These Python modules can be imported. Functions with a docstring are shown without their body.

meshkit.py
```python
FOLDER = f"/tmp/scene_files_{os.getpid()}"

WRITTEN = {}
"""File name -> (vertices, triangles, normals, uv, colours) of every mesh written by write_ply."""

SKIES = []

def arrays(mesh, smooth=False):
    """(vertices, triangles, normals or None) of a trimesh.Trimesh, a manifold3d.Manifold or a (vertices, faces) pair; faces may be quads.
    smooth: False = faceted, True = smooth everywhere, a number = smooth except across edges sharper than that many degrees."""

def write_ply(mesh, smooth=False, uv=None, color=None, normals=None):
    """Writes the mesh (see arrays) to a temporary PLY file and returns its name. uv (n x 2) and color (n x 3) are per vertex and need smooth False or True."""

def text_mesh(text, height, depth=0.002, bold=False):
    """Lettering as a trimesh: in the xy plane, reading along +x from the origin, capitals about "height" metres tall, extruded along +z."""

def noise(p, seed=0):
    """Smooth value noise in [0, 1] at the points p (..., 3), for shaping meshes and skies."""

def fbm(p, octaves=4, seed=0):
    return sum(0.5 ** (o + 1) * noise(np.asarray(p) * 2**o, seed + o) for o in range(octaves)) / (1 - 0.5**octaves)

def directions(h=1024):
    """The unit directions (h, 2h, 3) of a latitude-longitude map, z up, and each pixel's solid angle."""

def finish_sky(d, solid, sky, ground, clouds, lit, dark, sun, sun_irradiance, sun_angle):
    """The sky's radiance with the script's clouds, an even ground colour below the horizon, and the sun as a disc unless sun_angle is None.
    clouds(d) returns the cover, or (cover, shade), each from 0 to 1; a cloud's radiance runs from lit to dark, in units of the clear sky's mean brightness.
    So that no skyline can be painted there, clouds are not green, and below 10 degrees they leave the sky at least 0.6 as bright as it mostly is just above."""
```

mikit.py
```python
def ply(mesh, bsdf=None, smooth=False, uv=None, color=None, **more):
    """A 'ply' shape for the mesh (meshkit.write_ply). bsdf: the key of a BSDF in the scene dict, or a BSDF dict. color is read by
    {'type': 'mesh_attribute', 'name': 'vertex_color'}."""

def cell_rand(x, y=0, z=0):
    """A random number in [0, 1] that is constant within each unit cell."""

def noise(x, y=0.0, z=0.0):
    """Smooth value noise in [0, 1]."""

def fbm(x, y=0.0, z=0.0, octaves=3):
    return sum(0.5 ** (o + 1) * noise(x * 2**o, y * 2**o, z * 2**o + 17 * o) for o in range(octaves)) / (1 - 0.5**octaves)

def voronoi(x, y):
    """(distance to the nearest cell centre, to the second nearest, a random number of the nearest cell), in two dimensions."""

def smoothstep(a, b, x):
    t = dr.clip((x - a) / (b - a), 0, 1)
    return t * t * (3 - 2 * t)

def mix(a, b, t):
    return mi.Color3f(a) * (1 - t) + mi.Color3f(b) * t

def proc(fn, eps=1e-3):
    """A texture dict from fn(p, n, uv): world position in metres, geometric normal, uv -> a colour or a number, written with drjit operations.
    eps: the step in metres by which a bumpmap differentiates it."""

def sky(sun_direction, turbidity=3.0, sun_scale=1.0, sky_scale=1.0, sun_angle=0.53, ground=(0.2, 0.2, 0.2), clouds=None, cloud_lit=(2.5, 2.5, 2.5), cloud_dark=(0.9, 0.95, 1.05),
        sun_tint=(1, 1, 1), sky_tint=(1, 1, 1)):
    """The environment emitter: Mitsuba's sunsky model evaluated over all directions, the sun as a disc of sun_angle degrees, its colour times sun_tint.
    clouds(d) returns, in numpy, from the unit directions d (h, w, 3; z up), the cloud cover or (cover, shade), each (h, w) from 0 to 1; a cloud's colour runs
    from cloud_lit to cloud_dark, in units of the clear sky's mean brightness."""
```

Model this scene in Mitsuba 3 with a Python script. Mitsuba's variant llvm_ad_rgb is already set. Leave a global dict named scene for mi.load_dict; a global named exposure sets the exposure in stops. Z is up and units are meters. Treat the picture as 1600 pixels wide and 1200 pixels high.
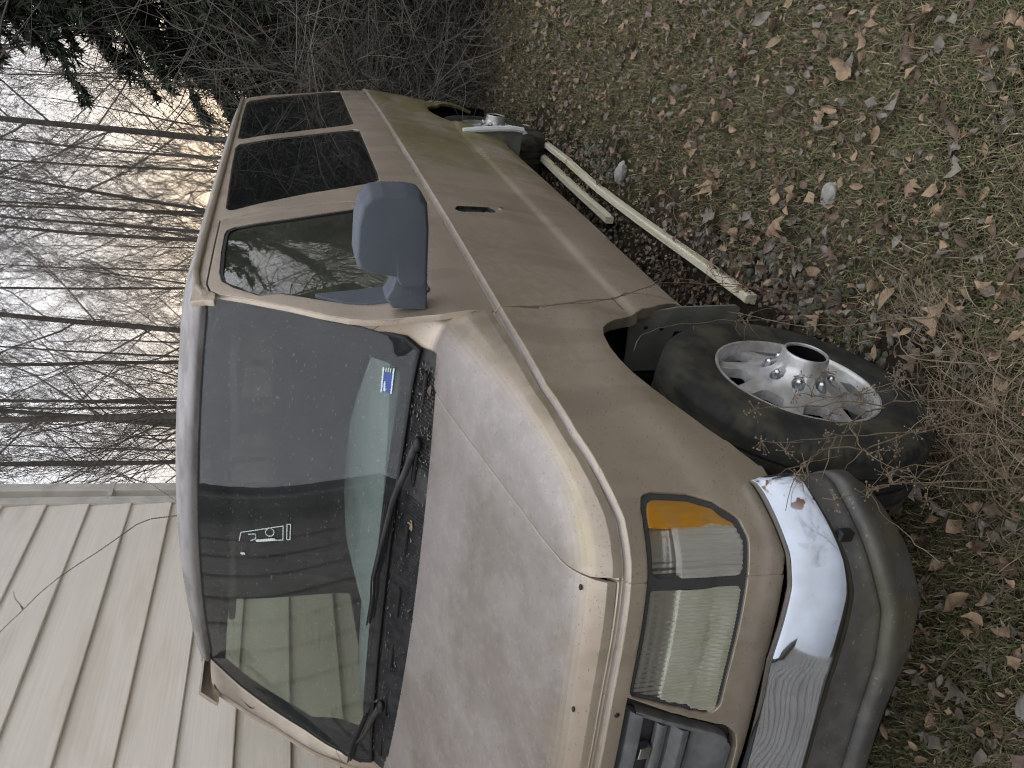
import math, random
import numpy as np
import trimesh, shapely, manifold3d
import mitsuba as mi
import drjit as dr
import mikit, meshkit
from mikit import noise, fbm, voronoi, cell_rand, smoothstep, mix
from scipy.interpolate import PchipInterpolator
from scipy.spatial import Delaunay, cKDTree
from shapely.geometry import Polygon, LineString, Point

random.seed(5)
rng = np.random.default_rng(5)
scene, labels = {}, {}
T = mi.ScalarTransform4f

# ---------------------------------------------------------------- camera, sky, exposure
# The photograph was taken with the phone on its side, so the world's up points to the left of the picture.
CAM = np.array([1.806, -.920, 1.714])
YAW, PITCH, ROLL, FOCAL = -.4812, -.2903, .0279, 1252.55        # FOCAL in pixels of a 1600 wide picture
_fw = np.array([math.sin(YAW) * math.cos(PITCH), math.cos(YAW) * math.cos(PITCH), math.sin(PITCH)])
_r = np.array([math.cos(YAW), -math.sin(YAW), 0.0])
_u = np.cross(_r, _fw)
_r2 = math.cos(ROLL) * _r + math.sin(ROLL) * _u
scene['camera'] = {'type': 'perspective', 'fov': 2 * math.degrees(math.atan(800 / FOCAL)), 'fov_axis': 'x', 'near_clip': .05, 'far_clip': 400.0,
                   'to_world': T().look_at(origin=CAM.tolist(), target=(CAM + _fw).tolist(), up=_r2.tolist())}


def overcast(d):
    """An even dusk overcast, brightest overhead as overcasts are, thinning just above the horizon where the last warm light shows."""
    n = meshkit.fbm(np.stack([d[..., 0] * 2.2 + 7, d[..., 1] * 2.2, d[..., 2] * 5], -1), 4, seed=3)
    el = np.degrees(np.arcsin(np.clip(d[..., 2], -1, 1)))
    cover = np.interp(el + (n - .5) * 3, [0, 5, 11, 19], [.940, .945, .965, 1.0])
    return cover, np.clip(np.interp(el, [0, 5, 11, 18, 30, 60, 90], [1, .95, .75, .58, .46, .15, 0]) + (n - .5) * .12, 0, 1)


scene['sky'] = mikit.sky((-.20, .97, .17), turbidity=5, sun_scale=0.0, sky_scale=1.0, clouds=overcast, cloud_lit=(2.12, 2.18, 2.30), cloud_dark=(.64, .66, .71), ground=(.12, .11, .09), sky_tint=(.62, .60, .66))
exposure = 4.72

# ---------------------------------------------------------------- scene helpers


def number(key):
    if key not in scene and key not in labels and not any(k.startswith(key + '__') for k in scene):
        return key
    i = 1
    while True:
        k = f'{key}_{i:03d}'
        if k not in scene and k not in labels and not any(q.startswith(k + '__') for q in scene):
            return k
        i += 1


def add(key, mesh, bsdf, smooth=False, label=None, cat=None, group=None, kind=None, **more):
    key = number(key)
    scene[key] = mikit.ply(mesh, bsdf, smooth=smooth, **more)
    tag(key, label, cat, group, kind)
    return key


def tag(key, label=None, cat=None, group=None, kind=None):
    d = {k: v for k, v in (('label', label), ('category', cat), ('group', group), ('kind', kind)) if v}
    if d:
        labels[key] = {**labels.get(key, {}), **d}
    return key


def rgb(r, g, b):
    return {'type': 'rgb', 'value': [r, g, b]}


def mat(name, d, two=True):
    scene[name] = {'type': 'twosided', 'bsdf': d} if two else d
    return name


def join(ms):
    return trimesh.util.concatenate([m if isinstance(m, trimesh.Trimesh) else trimesh.Trimesh(m[0], m[1], process=False) for m in ms])


def flipx(m):
    return trimesh.Trimesh(np.array(m.vertices) * [-1, 1, 1], np.array(m.faces)[:, ::-1], process=False)


def box(lo, hi):
    lo, hi = np.array(lo, float), np.array(hi, float)
    m = trimesh.creation.box(extents=hi - lo)
    m.apply_translation((lo + hi) / 2)
    return m


def rbox(lo, hi, r, seg=3):
    """Box with rounded edges: the hull of eight spheres."""
    lo, hi = np.array(lo, float) + r, np.array(hi, float) - r
    s = trimesh.creation.icosphere(seg - 1, r)
    P = np.vstack([s.vertices + np.where([i & 1, i & 2, i & 4], hi, lo) for i in range(8)])
    return trimesh.Trimesh(P, process=False).convex_hull


def tube(P, R, sides=6, cap=True):
    P = np.asarray(P, float)
    R = np.broadcast_to(np.asarray(R, float), (len(P),))
    t = np.gradient(P, axis=0)
    t /= np.linalg.norm(t, axis=1, keepdims=True) + 1e-12
    ref = np.where(np.abs(t[:, 2:]) < .9, [0, 0, 1.0], [1.0, 0, 0]) if len(P) < 3 else np.broadcast_to([0, 0, 1.0] if np.abs(t[:, 2]).max() < .95 else ([1.0, 0, 0] if np.abs(t[:, 0]).max() < .95 else [.3, .9, .2]), t.shape)
    a = np.cross(t, ref)
    a /= np.linalg.norm(a, axis=1, keepdims=True) + 1e-12
    b, g = np.cross(t, a), np.arange(sides) * 2 * np.pi / sides
    v = (P[:, None] + R[:, None, None] * (np.cos(g)[None, :, None] * a[:, None] + np.sin(g)[None, :, None] * b[:, None])).reshape(-1, 3)
    i, j = np.meshgrid(np.arange(len(P) - 1), np.arange(sides), indexing='ij')
    q = np.stack([i * sides + j, i * sides + (j + 1) % sides, (i + 1) * sides + (j + 1) % sides, (i + 1) * sides + j], -1).reshape(-1, 4)
    f = np.vstack([q[:, [0, 1, 2]], q[:, [0, 2, 3]]])
    if cap:
        n = len(v)
        v = np.vstack([v, P[0], P[-1]])
        k = np.arange(sides)
        f = np.vstack([f, np.stack([k * 0 + n, (k + 1) % sides, k], 1), np.stack([k * 0 + n + 1, k + (len(P) - 1) * sides, (k + 1) % sides + (len(P) - 1) * sides], 1)])
    return trimesh.Trimesh(v, f[:, ::-1], process=False)


def gridmesh(P, closed_v=False, flip=False):
    """Surface through a (n, m, 3) array of points."""
    n, m = P.shape[:2]
    i, j = np.meshgrid(np.arange(n - 1), np.arange(m if closed_v else m - 1), indexing='ij')
    a, b, c, d = i * m + j, i * m + (j + 1) % m, (i + 1) * m + (j + 1) % m, (i + 1) * m + j
    f = np.vstack([np.stack([a, b, c], -1).reshape(-1, 3), np.stack([a, c, d], -1).reshape(-1, 3)])
    return trimesh.Trimesh(P.reshape(-1, 3), f[:, ::-1] if flip else f, process=False)


def lathe(prof, axis='x', n=64, fn=None):
    """prof: (radius, along the axis) pairs."""
    prof = np.asarray(prof, float)
    g = np.arange(n) * 2 * np.pi / n
    r, h = np.repeat(prof[:, :1], n, 1), np.repeat(prof[:, 1:], n, 1)
    if fn:
        r, h = fn(r, h, g[None])
    P = np.stack([h, r * np.cos(g), r * np.sin(g)], -1)
    return gridmesh(P, True)


def dens(ring, us, vs, step=.6):
    """Points along a closed ring, at most step cells of the grid apart."""
    out = []
    for (a, b) in zip(ring[:-1], ring[1:]):
        A, B = np.array([np.interp(a[0], us, np.arange(len(us))), np.interp(a[1], vs, np.arange(len(vs)))]), np.array([np.interp(b[0], us, np.arange(len(us))), np.interp(b[1], vs, np.arange(len(vs)))])
        n = max(1, int(math.ceil(np.abs(B - A).max() / step)))
        for k in range(n):
            out.append(A + (B - A) * k / n)
    return np.array(out)


def panel(poly, fn, us, vs, flange=.012, cham=.0018, step=.6):
    """A sheet-metal panel: poly in the (u, v) of the surface fn, with edges rounded over and turned in by flange."""
    if poly.geom_type != 'Polygon':
        return join([panel(g, fn, us, vs, flange, cham, step) for g in poly.geoms if g.area > 1e-5])
    rings = [dens(np.array(r.coords), us, vs, step) for r in [poly.exterior, *poly.interiors]]
    wp = Polygon(rings[0], rings[1:]).buffer(0)
    gu, gv = np.meshgrid(np.arange(len(us)), np.arange(len(vs)), indexing='ij')
    g = np.stack([gu.ravel(), gv.ravel()], -1).astype(float)
    inner = wp.buffer(-.4)
    g = g[shapely.contains_xy(inner, g[:, 0], g[:, 1])] if not inner.is_empty else g[:0]
    pts = np.vstack(rings + [g])
    tri = Delaunay(pts).simplices
    c = pts[tri].mean(1)
    tri = tri[shapely.contains_xy(wp, c[:, 0], c[:, 1])]
    un, vn = lambda x: np.interp(x, np.arange(len(us)), us), lambda x: np.interp(x, np.arange(len(vs)), vs)
    U, V = un(pts[:, 0]), vn(pts[:, 1])
    P = fn(U, V)
    e = 2e-4
    N = np.cross(fn(U + e, V) - fn(U - e, V), fn(U, V + e) - fn(U, V - e))
    N /= np.linalg.norm(N, axis=1, keepdims=True) + 1e-12
    # faces to the side of N
    fnorm = np.cross(P[tri[:, 1]] - P[tri[:, 0]], P[tri[:, 2]] - P[tri[:, 0]])
    bad = (fnorm * N[tri[:, 0]]).sum(1) < 0
    tri[bad] = tri[bad][:, ::-1]
    V3, F = [P], [tri]
    if flange:
        base, at = 0, len(P)
        for k, r in enumerate(rings):
            n = len(r)
            i = np.arange(n)
            p, nn = P[base:base + n], N[base:base + n]
            tg = np.roll(p, -1, 0) - np.roll(p, 1, 0)
            tg /= np.linalg.norm(tg, axis=1, keepdims=True) + 1e-12
            area = ((r[:, 0] * np.roll(r[:, 1], -1)) - (np.roll(r[:, 0], -1) * r[:, 1])).sum()
            o = np.cross(tg, nn) * (1 if (area > 0) == (k == 0) else -1) * (1 if True else -1)
            q1 = p + o * cham - nn * cham
            q2 = q1 - nn * flange
            V3 += [q1, q2]
            a, b, c2 = base + i, at + i, at + n + i
            nx = np.roll(i, -1)
            quads = [(a, base + nx, at + nx, b), (b, at + nx, at + n + nx, c2)]
            for (w, x, y, z) in quads:
                ff = np.vstack([np.stack([w, x, y], 1), np.stack([w, y, z], 1)])
                F.append(ff if (area > 0) != (k == 0) else ff[:, ::-1])
            base += n
            at += 2 * n
    return trimesh.Trimesh(np.vstack(V3), np.vstack(F), process=False)


# ---------------------------------------------------------------- the van's body as surfaces
# plan curve of the shelf line: s = metres along it from the middle of the front, round the corner and down the side
PL = np.array([(0, .10), (.3, .115), (.5, .145), (.68, .175), (.8, .215), (.88, .28), (.935, .36), (.97, .47), (.99, .6), (1.003, .85), (1.008, 1.3), (1.009, 2.2), (1.007, 3.2), (1.0, 4.3), (.992, 4.9), (.97, 5.12), (.90, 5.26), (.75, 5.33), (0, 5.35)])


def _arc(P):
    t = np.r_[0, np.cumsum(np.linalg.norm(np.diff(P, axis=0), axis=1))]
    for _ in range(3):
        fx, fy = PchipInterpolator(t, P[:, 0]), PchipInterpolator(t, P[:, 1])
        tt = np.linspace(0, t[-1], 4000)
        t = np.interp(t, tt, np.r_[0, np.cumsum(np.hypot(np.diff(fx(tt)), np.diff(fy(tt))))])
    return fx, fy, t[-1]


_fx, _fy, SL = _arc(PL)
_S = np.linspace(0, SL, 3000)
_px, _py = _fx(_S), _fy(_S)
for _ in range(40):      # round the sampled curve a little
    _px[1:-1] = (_px[:-2] + 2 * _px[1:-1] + _px[2:]) / 4
    _py[1:-1] = (_py[:-2] + 2 * _py[1:-1] + _py[2:]) / 4
_tx, _ty = np.gradient(_px), np.gradient(_py)
_tn = np.hypot(_tx, _ty)
_tx, _ty = _tx / _tn, _ty / _tn


def plan(s, off=0.0):
    """(X, Y) of the plan curve at s (negative s: the other side), moved inwards by off."""
    s = np.asarray(s, float)
    a, g = np.abs(s), np.where(s < 0, -1.0, 1.0)
    x, y = np.interp(a, _S, _px), np.interp(a, _S, _py)
    nx, ny = -np.interp(a, _S, _ty), np.interp(a, _S, _tx)
    return g * (x + off * nx), y + off * ny


def sY(y):
    i = _S > .6
    return np.interp(y, _py[i], _S[i])


def sstep(a, b, x):
    t = np.clip((x - a) / (b - a), 0, 1)
    return t * t * (3 - 2 * t)


def zb(s):
    return np.interp(np.abs(s), [0, .78, .826, .916, .984, 1.128, 1.304, 1.638, 2.0, 2.567, 3.361, 4.587, 5.9, 6.9], [1.014, 1.014, 1.015, 1.024, 1.046, 1.083, 1.106, 1.114, 1.117, 1.118, 1.124, 1.137, 1.155, 1.16])


def zwarp(s, t):
    """Height of the body coordinate t (the shelf is at t = 1.12)."""
    return t + (zb(s) - 1.12) * sstep(.78, .96, t) * (1 - sstep(1.2, 1.6, t))


def tof(s, z):
    t = np.array(z, float)
    for _ in range(30):
        t = t + (z - zwarp(s, t)) * .7
    return t


OT = [.30, .42, .47, .52, .58, .64, .668, .682, .696, .704, .712, .75, .85, 1.0, 1.10, 1.1185, 1.122, 1.126, 1.1275, 1.129, 1.133, 1.137, 1.2, 1.32, 1.45, 1.6, 1.78, 1.91, 1.955, 1.99]
OD = [.095, .066, .050, .036, .025, .0195, .0185, .0205, .0270, .0290, .0290, .0255, .012, .003, .0002, 0, .0035, .0095, .0185, .0200, .0200, .0160, .021, .037, .0605, .087, .119, .149, .170, .20]
OF = [.060, .040, .034, .028, .022, .0180, .0165, .0155, .0150, .0145, .0140, .012, .008, .003, .0002, 0, .0035, .0095, .0185, .0200, .0200, .0160, .021, .037, .0605, .087, .119, .149, .170, .20]


def body(s, t, out=0.0):
    """The skin: lower body and side of the greenhouse."""
    s, t = np.asarray(s, float), np.asarray(t, float)
    a = np.abs(s)
    w = sstep(1.0, 1.7, a)
    d = np.interp(t, OT, OD) * w + np.interp(t, OT, OF) * (1 - w)
    d = d + .034 * sstep(1.18, 1.5, t) * (1 - sstep(1.7, 2.6, a))          # the pillars by the windscreen stand closer together
    d = d - .020 * np.exp(-((np.hypot(a - sY(4.42), (t - .36)) - .50) / .08) ** 2) * (1 - sstep(.80, 1.02, t))    # flare of the rear wheel arch
    d = d - .016 * np.exp(-((np.hypot(a - sY(.76), (t - .36)) - .57) / .11) ** 2) * (1 - sstep(1.7, 2.2, a)) * (1 - sstep(.88, 1.08, t))
    x, y = plan(s, d - out)
    return np.stack([x, y, zwarp(s, t)], -1)


# bonnet and top of the wings: a height over (X, Y) that rounds off towards the shelf line
_K = np.linspace(0, sY(1.7), 1500)
_kc = np.stack(plan(_K, .0165), -1)
_KT = cKDTree(np.vstack([_kc, _kc * [-1, 1]]))
_KS = np.r_[_K, -_K]


def top(x, y):
    d, i = _KT.query(np.stack([x, y], -1))
    s = np.abs(_KS[i])
    hc = np.interp(y, [.05, .12, .2, .3, .45, .6, .8, .96, 1.1, 1.4], [1.075, 1.087, 1.110, 1.133, 1.166, 1.197, 1.239, 1.274, 1.296, 1.34]) - .012 * np.asarray(x) ** 2
    R = .085 + .055 * sstep(.6, 1.25, s)
    n = 2.3
    f = (1 - np.clip(1 - d / R, 0, 1) ** n) ** (1 / n)
    z0 = zwarp(s, 1.137 + 0 * s)
    return z0 + (hc - z0) * f


def glass(x, v):
    x, v = np.asarray(x, float), np.asarray(v, float)
    bow = .018 * np.sin(np.pi * np.clip(v, 0, 1))
    g = np.maximum(np.abs(x) - .7, 0)
    return np.stack([x, (1.055 + .104 * x * x) * (1 - v) + (1.482 + .178 * x * x) * v - bow - 1.2 * g * g, (1.376 - .044 * x * x) * (1 - v) + (1.959 - .054 * x * x) * v + .4 * bow], -1)
# ---------------------------------------------------------------- materials


def c3(r, g, b):
    return mi.Color3f(r, g, b)


def paint_color(p, n, uv):
    """Tan metallic paint: road film, algae low on the rear side, lichen on the wing, chalky oxidation on what faces up."""
    up = smoothstep(.62, .95, mi.Float(n.z))
    grime = smoothstep(.48, .66, fbm(p.y * 3.1, p.z * 7, p.x * 3 + 5, octaves=4)) * smoothstep(.30, .62, fbm(p.x * 40, p.y * 40, p.z * 40, octaves=3))
    film = fbm(p.x * 3, p.y * 3, p.z * 3, octaves=4)
    c = mix(c3(.490, .410, .330), c3(.442, .370, .292), smoothstep(.4, .7, film))
    rear = smoothstep(2.2, 3.8, p.y) * smoothstep(1.2, 1.05, p.z)
    patch = smoothstep(.40, .68, fbm(p.y * 1.8, p.z * 3.6, p.x, octaves=4) + .10 * rear)
    fine = fbm(p.y * 26, p.z * 26, p.x * 26, octaves=3)
    c = mix(c, c3(.270, .240, .105), dr.minimum(1.0, patch * rear * (.55 + .7 * fine)))
    wing = smoothstep(1.06, 1.11, p.z) * smoothstep(1.25, 1.19, p.z) * smoothstep(1.3, .95, p.y) * smoothstep(.70, .80, p.x)
    lich = smoothstep(.42, .66, fbm(p.x * 22, p.y * 22, p.z * 22, octaves=4)) * (.25 + .75 * smoothstep(.35, .6, fbm(p.x * 4, p.y * 4, p.z * 4)))
    c = mix(c, c3(.34, .285, .13), wing * lich * .6)
    c = mix(c, c3(.31, .275, .16), grime * (1 - up) * (.22 + .6 * rear))
    streak = smoothstep(.50, .66, fbm(p.x * 9, p.y * 10, p.z * 2.4, octaves=3))
    c = mix(c, c3(.22, .185, .14), streak * .22 * (1 - up))
    big = fbm(p.x * 3.2 + 3, p.y * 3.2, octaves=4)
    med = fbm(p.x * 26, p.y * 26, p.z * 9, octaves=4)
    spot = fbm(p.x * 75, p.y * 75, p.z * 40, octaves=3)
    chalk = mix(c3(.278, .252, .242), c3(.210, .186, .170), smoothstep(.35, .65, big))
    chalk = chalk * (.82 + .36 * med) + c3(.030, .029, .028) * smoothstep(.52, .74, spot)
    c = mix(c, chalk, up * .92)
    edge = up * smoothstep(.34, .12, p.y) * smoothstep(.42, .66, fbm(p.x * 14, p.y * 30, octaves=4))
    c = mix(c, c3(.24, .20, .125), edge * .55)
    speck = fbm(p.x * 210, p.y * 210, p.z * 210, octaves=2)
    return mix(c, c3(.13, .11, .09), smoothstep(.74, .81, speck) * .45)


def roof_color(p, n, uv):
    c = mix(c3(.30, .285, .285), c3(.20, .185, .18), smoothstep(.35, .7, fbm(p.x * 9, p.y * 9, p.z * 30, octaves=4)))
    return mix(c, c3(.33, .27, .20), smoothstep(.80, .835, dr.abs(p.x)))


def paint_rough(p, n, uv):
    up = smoothstep(.35, .85, mi.Float(n.z))
    return .30 + .16 * fbm(p.x * 25, p.y * 25, p.z * 25) + .10 * up


def gray_noise(a, b, f, oct=3):
    def fn(p, n, uv):
        return mix(c3(*a), c3(*b), smoothstep(.3, .7, fbm(p.x * f, p.y * f, p.z * f, octaves=oct)))
    return mikit.proc(fn)


mat('paint', {'type': 'principled', 'base_color': mikit.proc(paint_color), 'metallic': .50, 'roughness': mikit.proc(paint_rough), 'specular': .5, 'clearcoat': .7, 'clearcoat_gloss': .72})
mat('roof_paint', {'type': 'principled', 'base_color': mikit.proc(roof_color), 'metallic': .2, 'roughness': .5, 'specular': .4})
def chrome_color(p, n, uv):
    c = mix(c3(.375, .41, .465), c3(.29, .305, .33), fbm(p.x * 30, p.y * 30, p.z * 30, octaves=4))
    end = smoothstep(.90, .955, dr.abs(p.x))
    r = smoothstep(.66 - .10 * end, .74 - .10 * end, fbm(p.x * 38 + 3, p.y * 38, p.z * 38, octaves=4))
    return mix(c, c3(.10, .055, .035), r * (.12 + .88 * end))


mat('chrome', {'type': 'bumpmap', 'arbitrary': mikit.proc(lambda p, n, uv: fbm(p.x * 9, p.y * 9, p.z * 12, octaves=2) * .0016, eps=2e-3), 'scale': 1.0,
               'bsdf': {'type': 'principled', 'base_color': mikit.proc(chrome_color), 'metallic': 1.0, 'roughness': .06}})
mat('black_plastic', {'type': 'principled', 'base_color': gray_noise((.016, .017, .018), (.035, .034, .033), 40), 'roughness': .55, 'specular': .4})
mat('trim_rubber', {'type': 'principled', 'base_color': rgb(.012, .012, .013), 'roughness': .5, 'specular': .4})
mat('dark_gap', {'type': 'diffuse', 'reflectance': rgb(.008, .008, .008)})
mat('gray_plastic', {'type': 'principled', 'base_color': gray_noise((.070, .082, .102), (.082, .093, .112), 6, 4), 'roughness': .55, 'specular': .45})
mat('grille_plastic', {'type': 'principled', 'base_color': gray_noise((.115, .122, .125), (.155, .16, .16), 30, 4), 'roughness': .42, 'specular': .5})


def valance_color(p, n, uv):
    c = mix(c3(.060, .058, .056), c3(.085, .081, .076), smoothstep(.3, .7, fbm(p.x * 25, p.y * 25, p.z * 25)))
    moss = smoothstep(.45, .62, fbm(p.x * 6 + 2, p.y * 6, p.z * 7, octaves=3)) * smoothstep(.5, .85, p.x) * smoothstep(.56, .46, p.z)
    c = mix(c, c3(.092, .088, .048), moss * .7)
    sp = fbm(p.x * 150, p.y * 150, p.z * 150, octaves=2)
    return mix(c, c3(.2, .19, .16), smoothstep(.76, .82, sp) * .6)


mat('valance', {'type': 'principled', 'base_color': mikit.proc(valance_color), 'roughness': .45, 'specular': .45})


def tyre_color(p, n, uv):
    c = mix(c3(.020, .020, .019), c3(.034, .033, .030), smoothstep(.35, .65, fbm(p.x * 14, p.y * 14, p.z * 14, octaves=4)))
    return mix(c, c3(.070, .066, .044), smoothstep(.42, .72, fbm(p.x * 34 + 4, p.y * 12, p.z * 12, octaves=4)) * .65)


mat('tyre', {'type': 'principled', 'base_color': mikit.proc(tyre_color), 'roughness': .8, 'specular': .25})
mat('alloy', {'type': 'principled', 'base_color': gray_noise((.60, .605, .61), (.45, .44, .42), 28, 4), 'metallic': .55, 'roughness': .36, 'specular': .5})
mat('lug_metal', {'type': 'principled', 'base_color': rgb(.62, .64, .68), 'metallic': 1.0, 'roughness': .2})
mat('lens', {'type': 'thindielectric', 'int_ior': 1.5, 'specular_transmittance': rgb(.86, .86, .80)}, False)


def haze_lens(p, n, uv):
    c = mix(c3(.50, .49, .38), c3(.60, .59, .50), fbm(p.x * 25, p.y * 25, p.z * 25))
    w = smoothstep(.50, .68, fbm(p.x * 30 + 5, p.y * 30, p.z * 24, octaves=4))
    return mix(c, c3(.40, .41, .24), w * .35)


scene['lens_haze_skin'] = {'type': 'twosided', 'bsdf': {'type': 'principled', 'base_color': mikit.proc(haze_lens), 'roughness': .25, 'specular': .6, 'clearcoat': .6, 'clearcoat_gloss': .8}}
scene['headlight_lens'] = {'type': 'blendbsdf', 'weight': mikit.proc(lambda p, n, uv: .50 + .22 * fbm(p.x * 14, p.y * 14, p.z * 14, octaves=3)),
                           'a': {'type': 'ref', 'id': 'lens'}, 'b': {'type': 'ref', 'id': 'lens_haze_skin'}}
scene['clear_lens'] = {'type': 'blendbsdf', 'weight': .36, 'a': {'type': 'ref', 'id': 'lens'},
                       'b': {'type': 'twosided', 'bsdf': {'type': 'principled', 'base_color': rgb(.72, .70, .64), 'roughness': .22, 'specular': .6}}}
scene['amber_glass'] = {'type': 'thindielectric', 'int_ior': 1.5, 'specular_transmittance': rgb(.95, .55, .06)}
scene['amber_lens'] = {'type': 'blendbsdf', 'weight': .42, 'a': {'type': 'ref', 'id': 'amber_glass'},
                       'b': {'type': 'twosided', 'bsdf': {'type': 'principled', 'base_color': gray_noise((.78, .38, .04), (.66, .38, .12), 22), 'roughness': .25, 'specular': .6}}}
mat('reflector', {'type': 'bumpmap', 'arbitrary': mikit.proc(lambda p, n, uv: .5 * dr.sin(p.x * 520) + .2 * dr.sin(p.z * 300), eps=1e-3), 'scale': .002,
                  'bsdf': {'type': 'principled', 'base_color': rgb(.75, .75, .74), 'metallic': .9, 'roughness': .22}})
mat('lamp_bezel', {'type': 'principled', 'base_color': rgb(.050, .050, .050), 'roughness': .5, 'specular': .4})


def pane(name, t, r, veil, dust, film_color=(.42, .46, .47)):
    """A window pane: a thin sheet of glass under a film of dust with water spots."""
    scene[name + '_clean'] = {'type': 'thindielectric', 'int_ior': 1.52, 'specular_transmittance': rgb(*t), 'specular_reflectance': rgb(r, r, r)}

    def film(p, n, uv):
        f = fbm(p.x * 5, p.y * 5, p.z * 7, octaves=4)
        s = fbm(p.x * 130, p.y * 130, p.z * 130, octaves=2)
        return veil * (.55 + .9 * f) + dust * smoothstep(.76, .82, s)
    scene[name] = {'type': 'blendbsdf', 'weight': mikit.proc(film), 'a': {'type': 'ref', 'id': name + '_clean'},
                   'b': {'type': 'twosided', 'bsdf': {'type': 'diffuse', 'reflectance': rgb(*film_color)}}}


pane('windscreen_glass', (.63, .68, .66), .42, .046, .16)
pane('door_glass', (.80, .85, .72), .95, .085, .10, (.42, .45, .35))
pane('privacy_glass', (.05, .052, .05), .72, .022, .06)
mat('frit', {'type': 'diffuse', 'reflectance': rgb(.008, .009, .010)})
mat('cabin_gray', {'type': 'principled', 'base_color': gray_noise((.30, .34, .33), (.36, .39, .38), 12), 'roughness': .7, 'specular': .3})
mat('cabin_dark', {'type': 'diffuse', 'reflectance': rgb(.035, .038, .040)})
mat('seat_fabric', {'type': 'diffuse', 'reflectance': gray_noise((.12, .115, .10), (.16, .15, .13), 60)})
mat('headliner', {'type': 'diffuse', 'reflectance': rgb(.22, .21, .19)})


def siding_color(p, n, uv):
    b = cell_rand(dr.floor(p.z * 3.3), 3)
    c = mix(c3(.755, .693, .603), c3(.79, .733, .650), b)
    st = fbm(p.x * 1.3 + p.y * 1.3, p.z * 5, octaves=4)
    c = mix(c, c3(.60, .54, .44), smoothstep(.5, .75, st) * .5)
    fib = fbm((p.y - p.x) * 3, p.z * 160, 2, octaves=3)
    return c * (.93 + .14 * fib)


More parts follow.
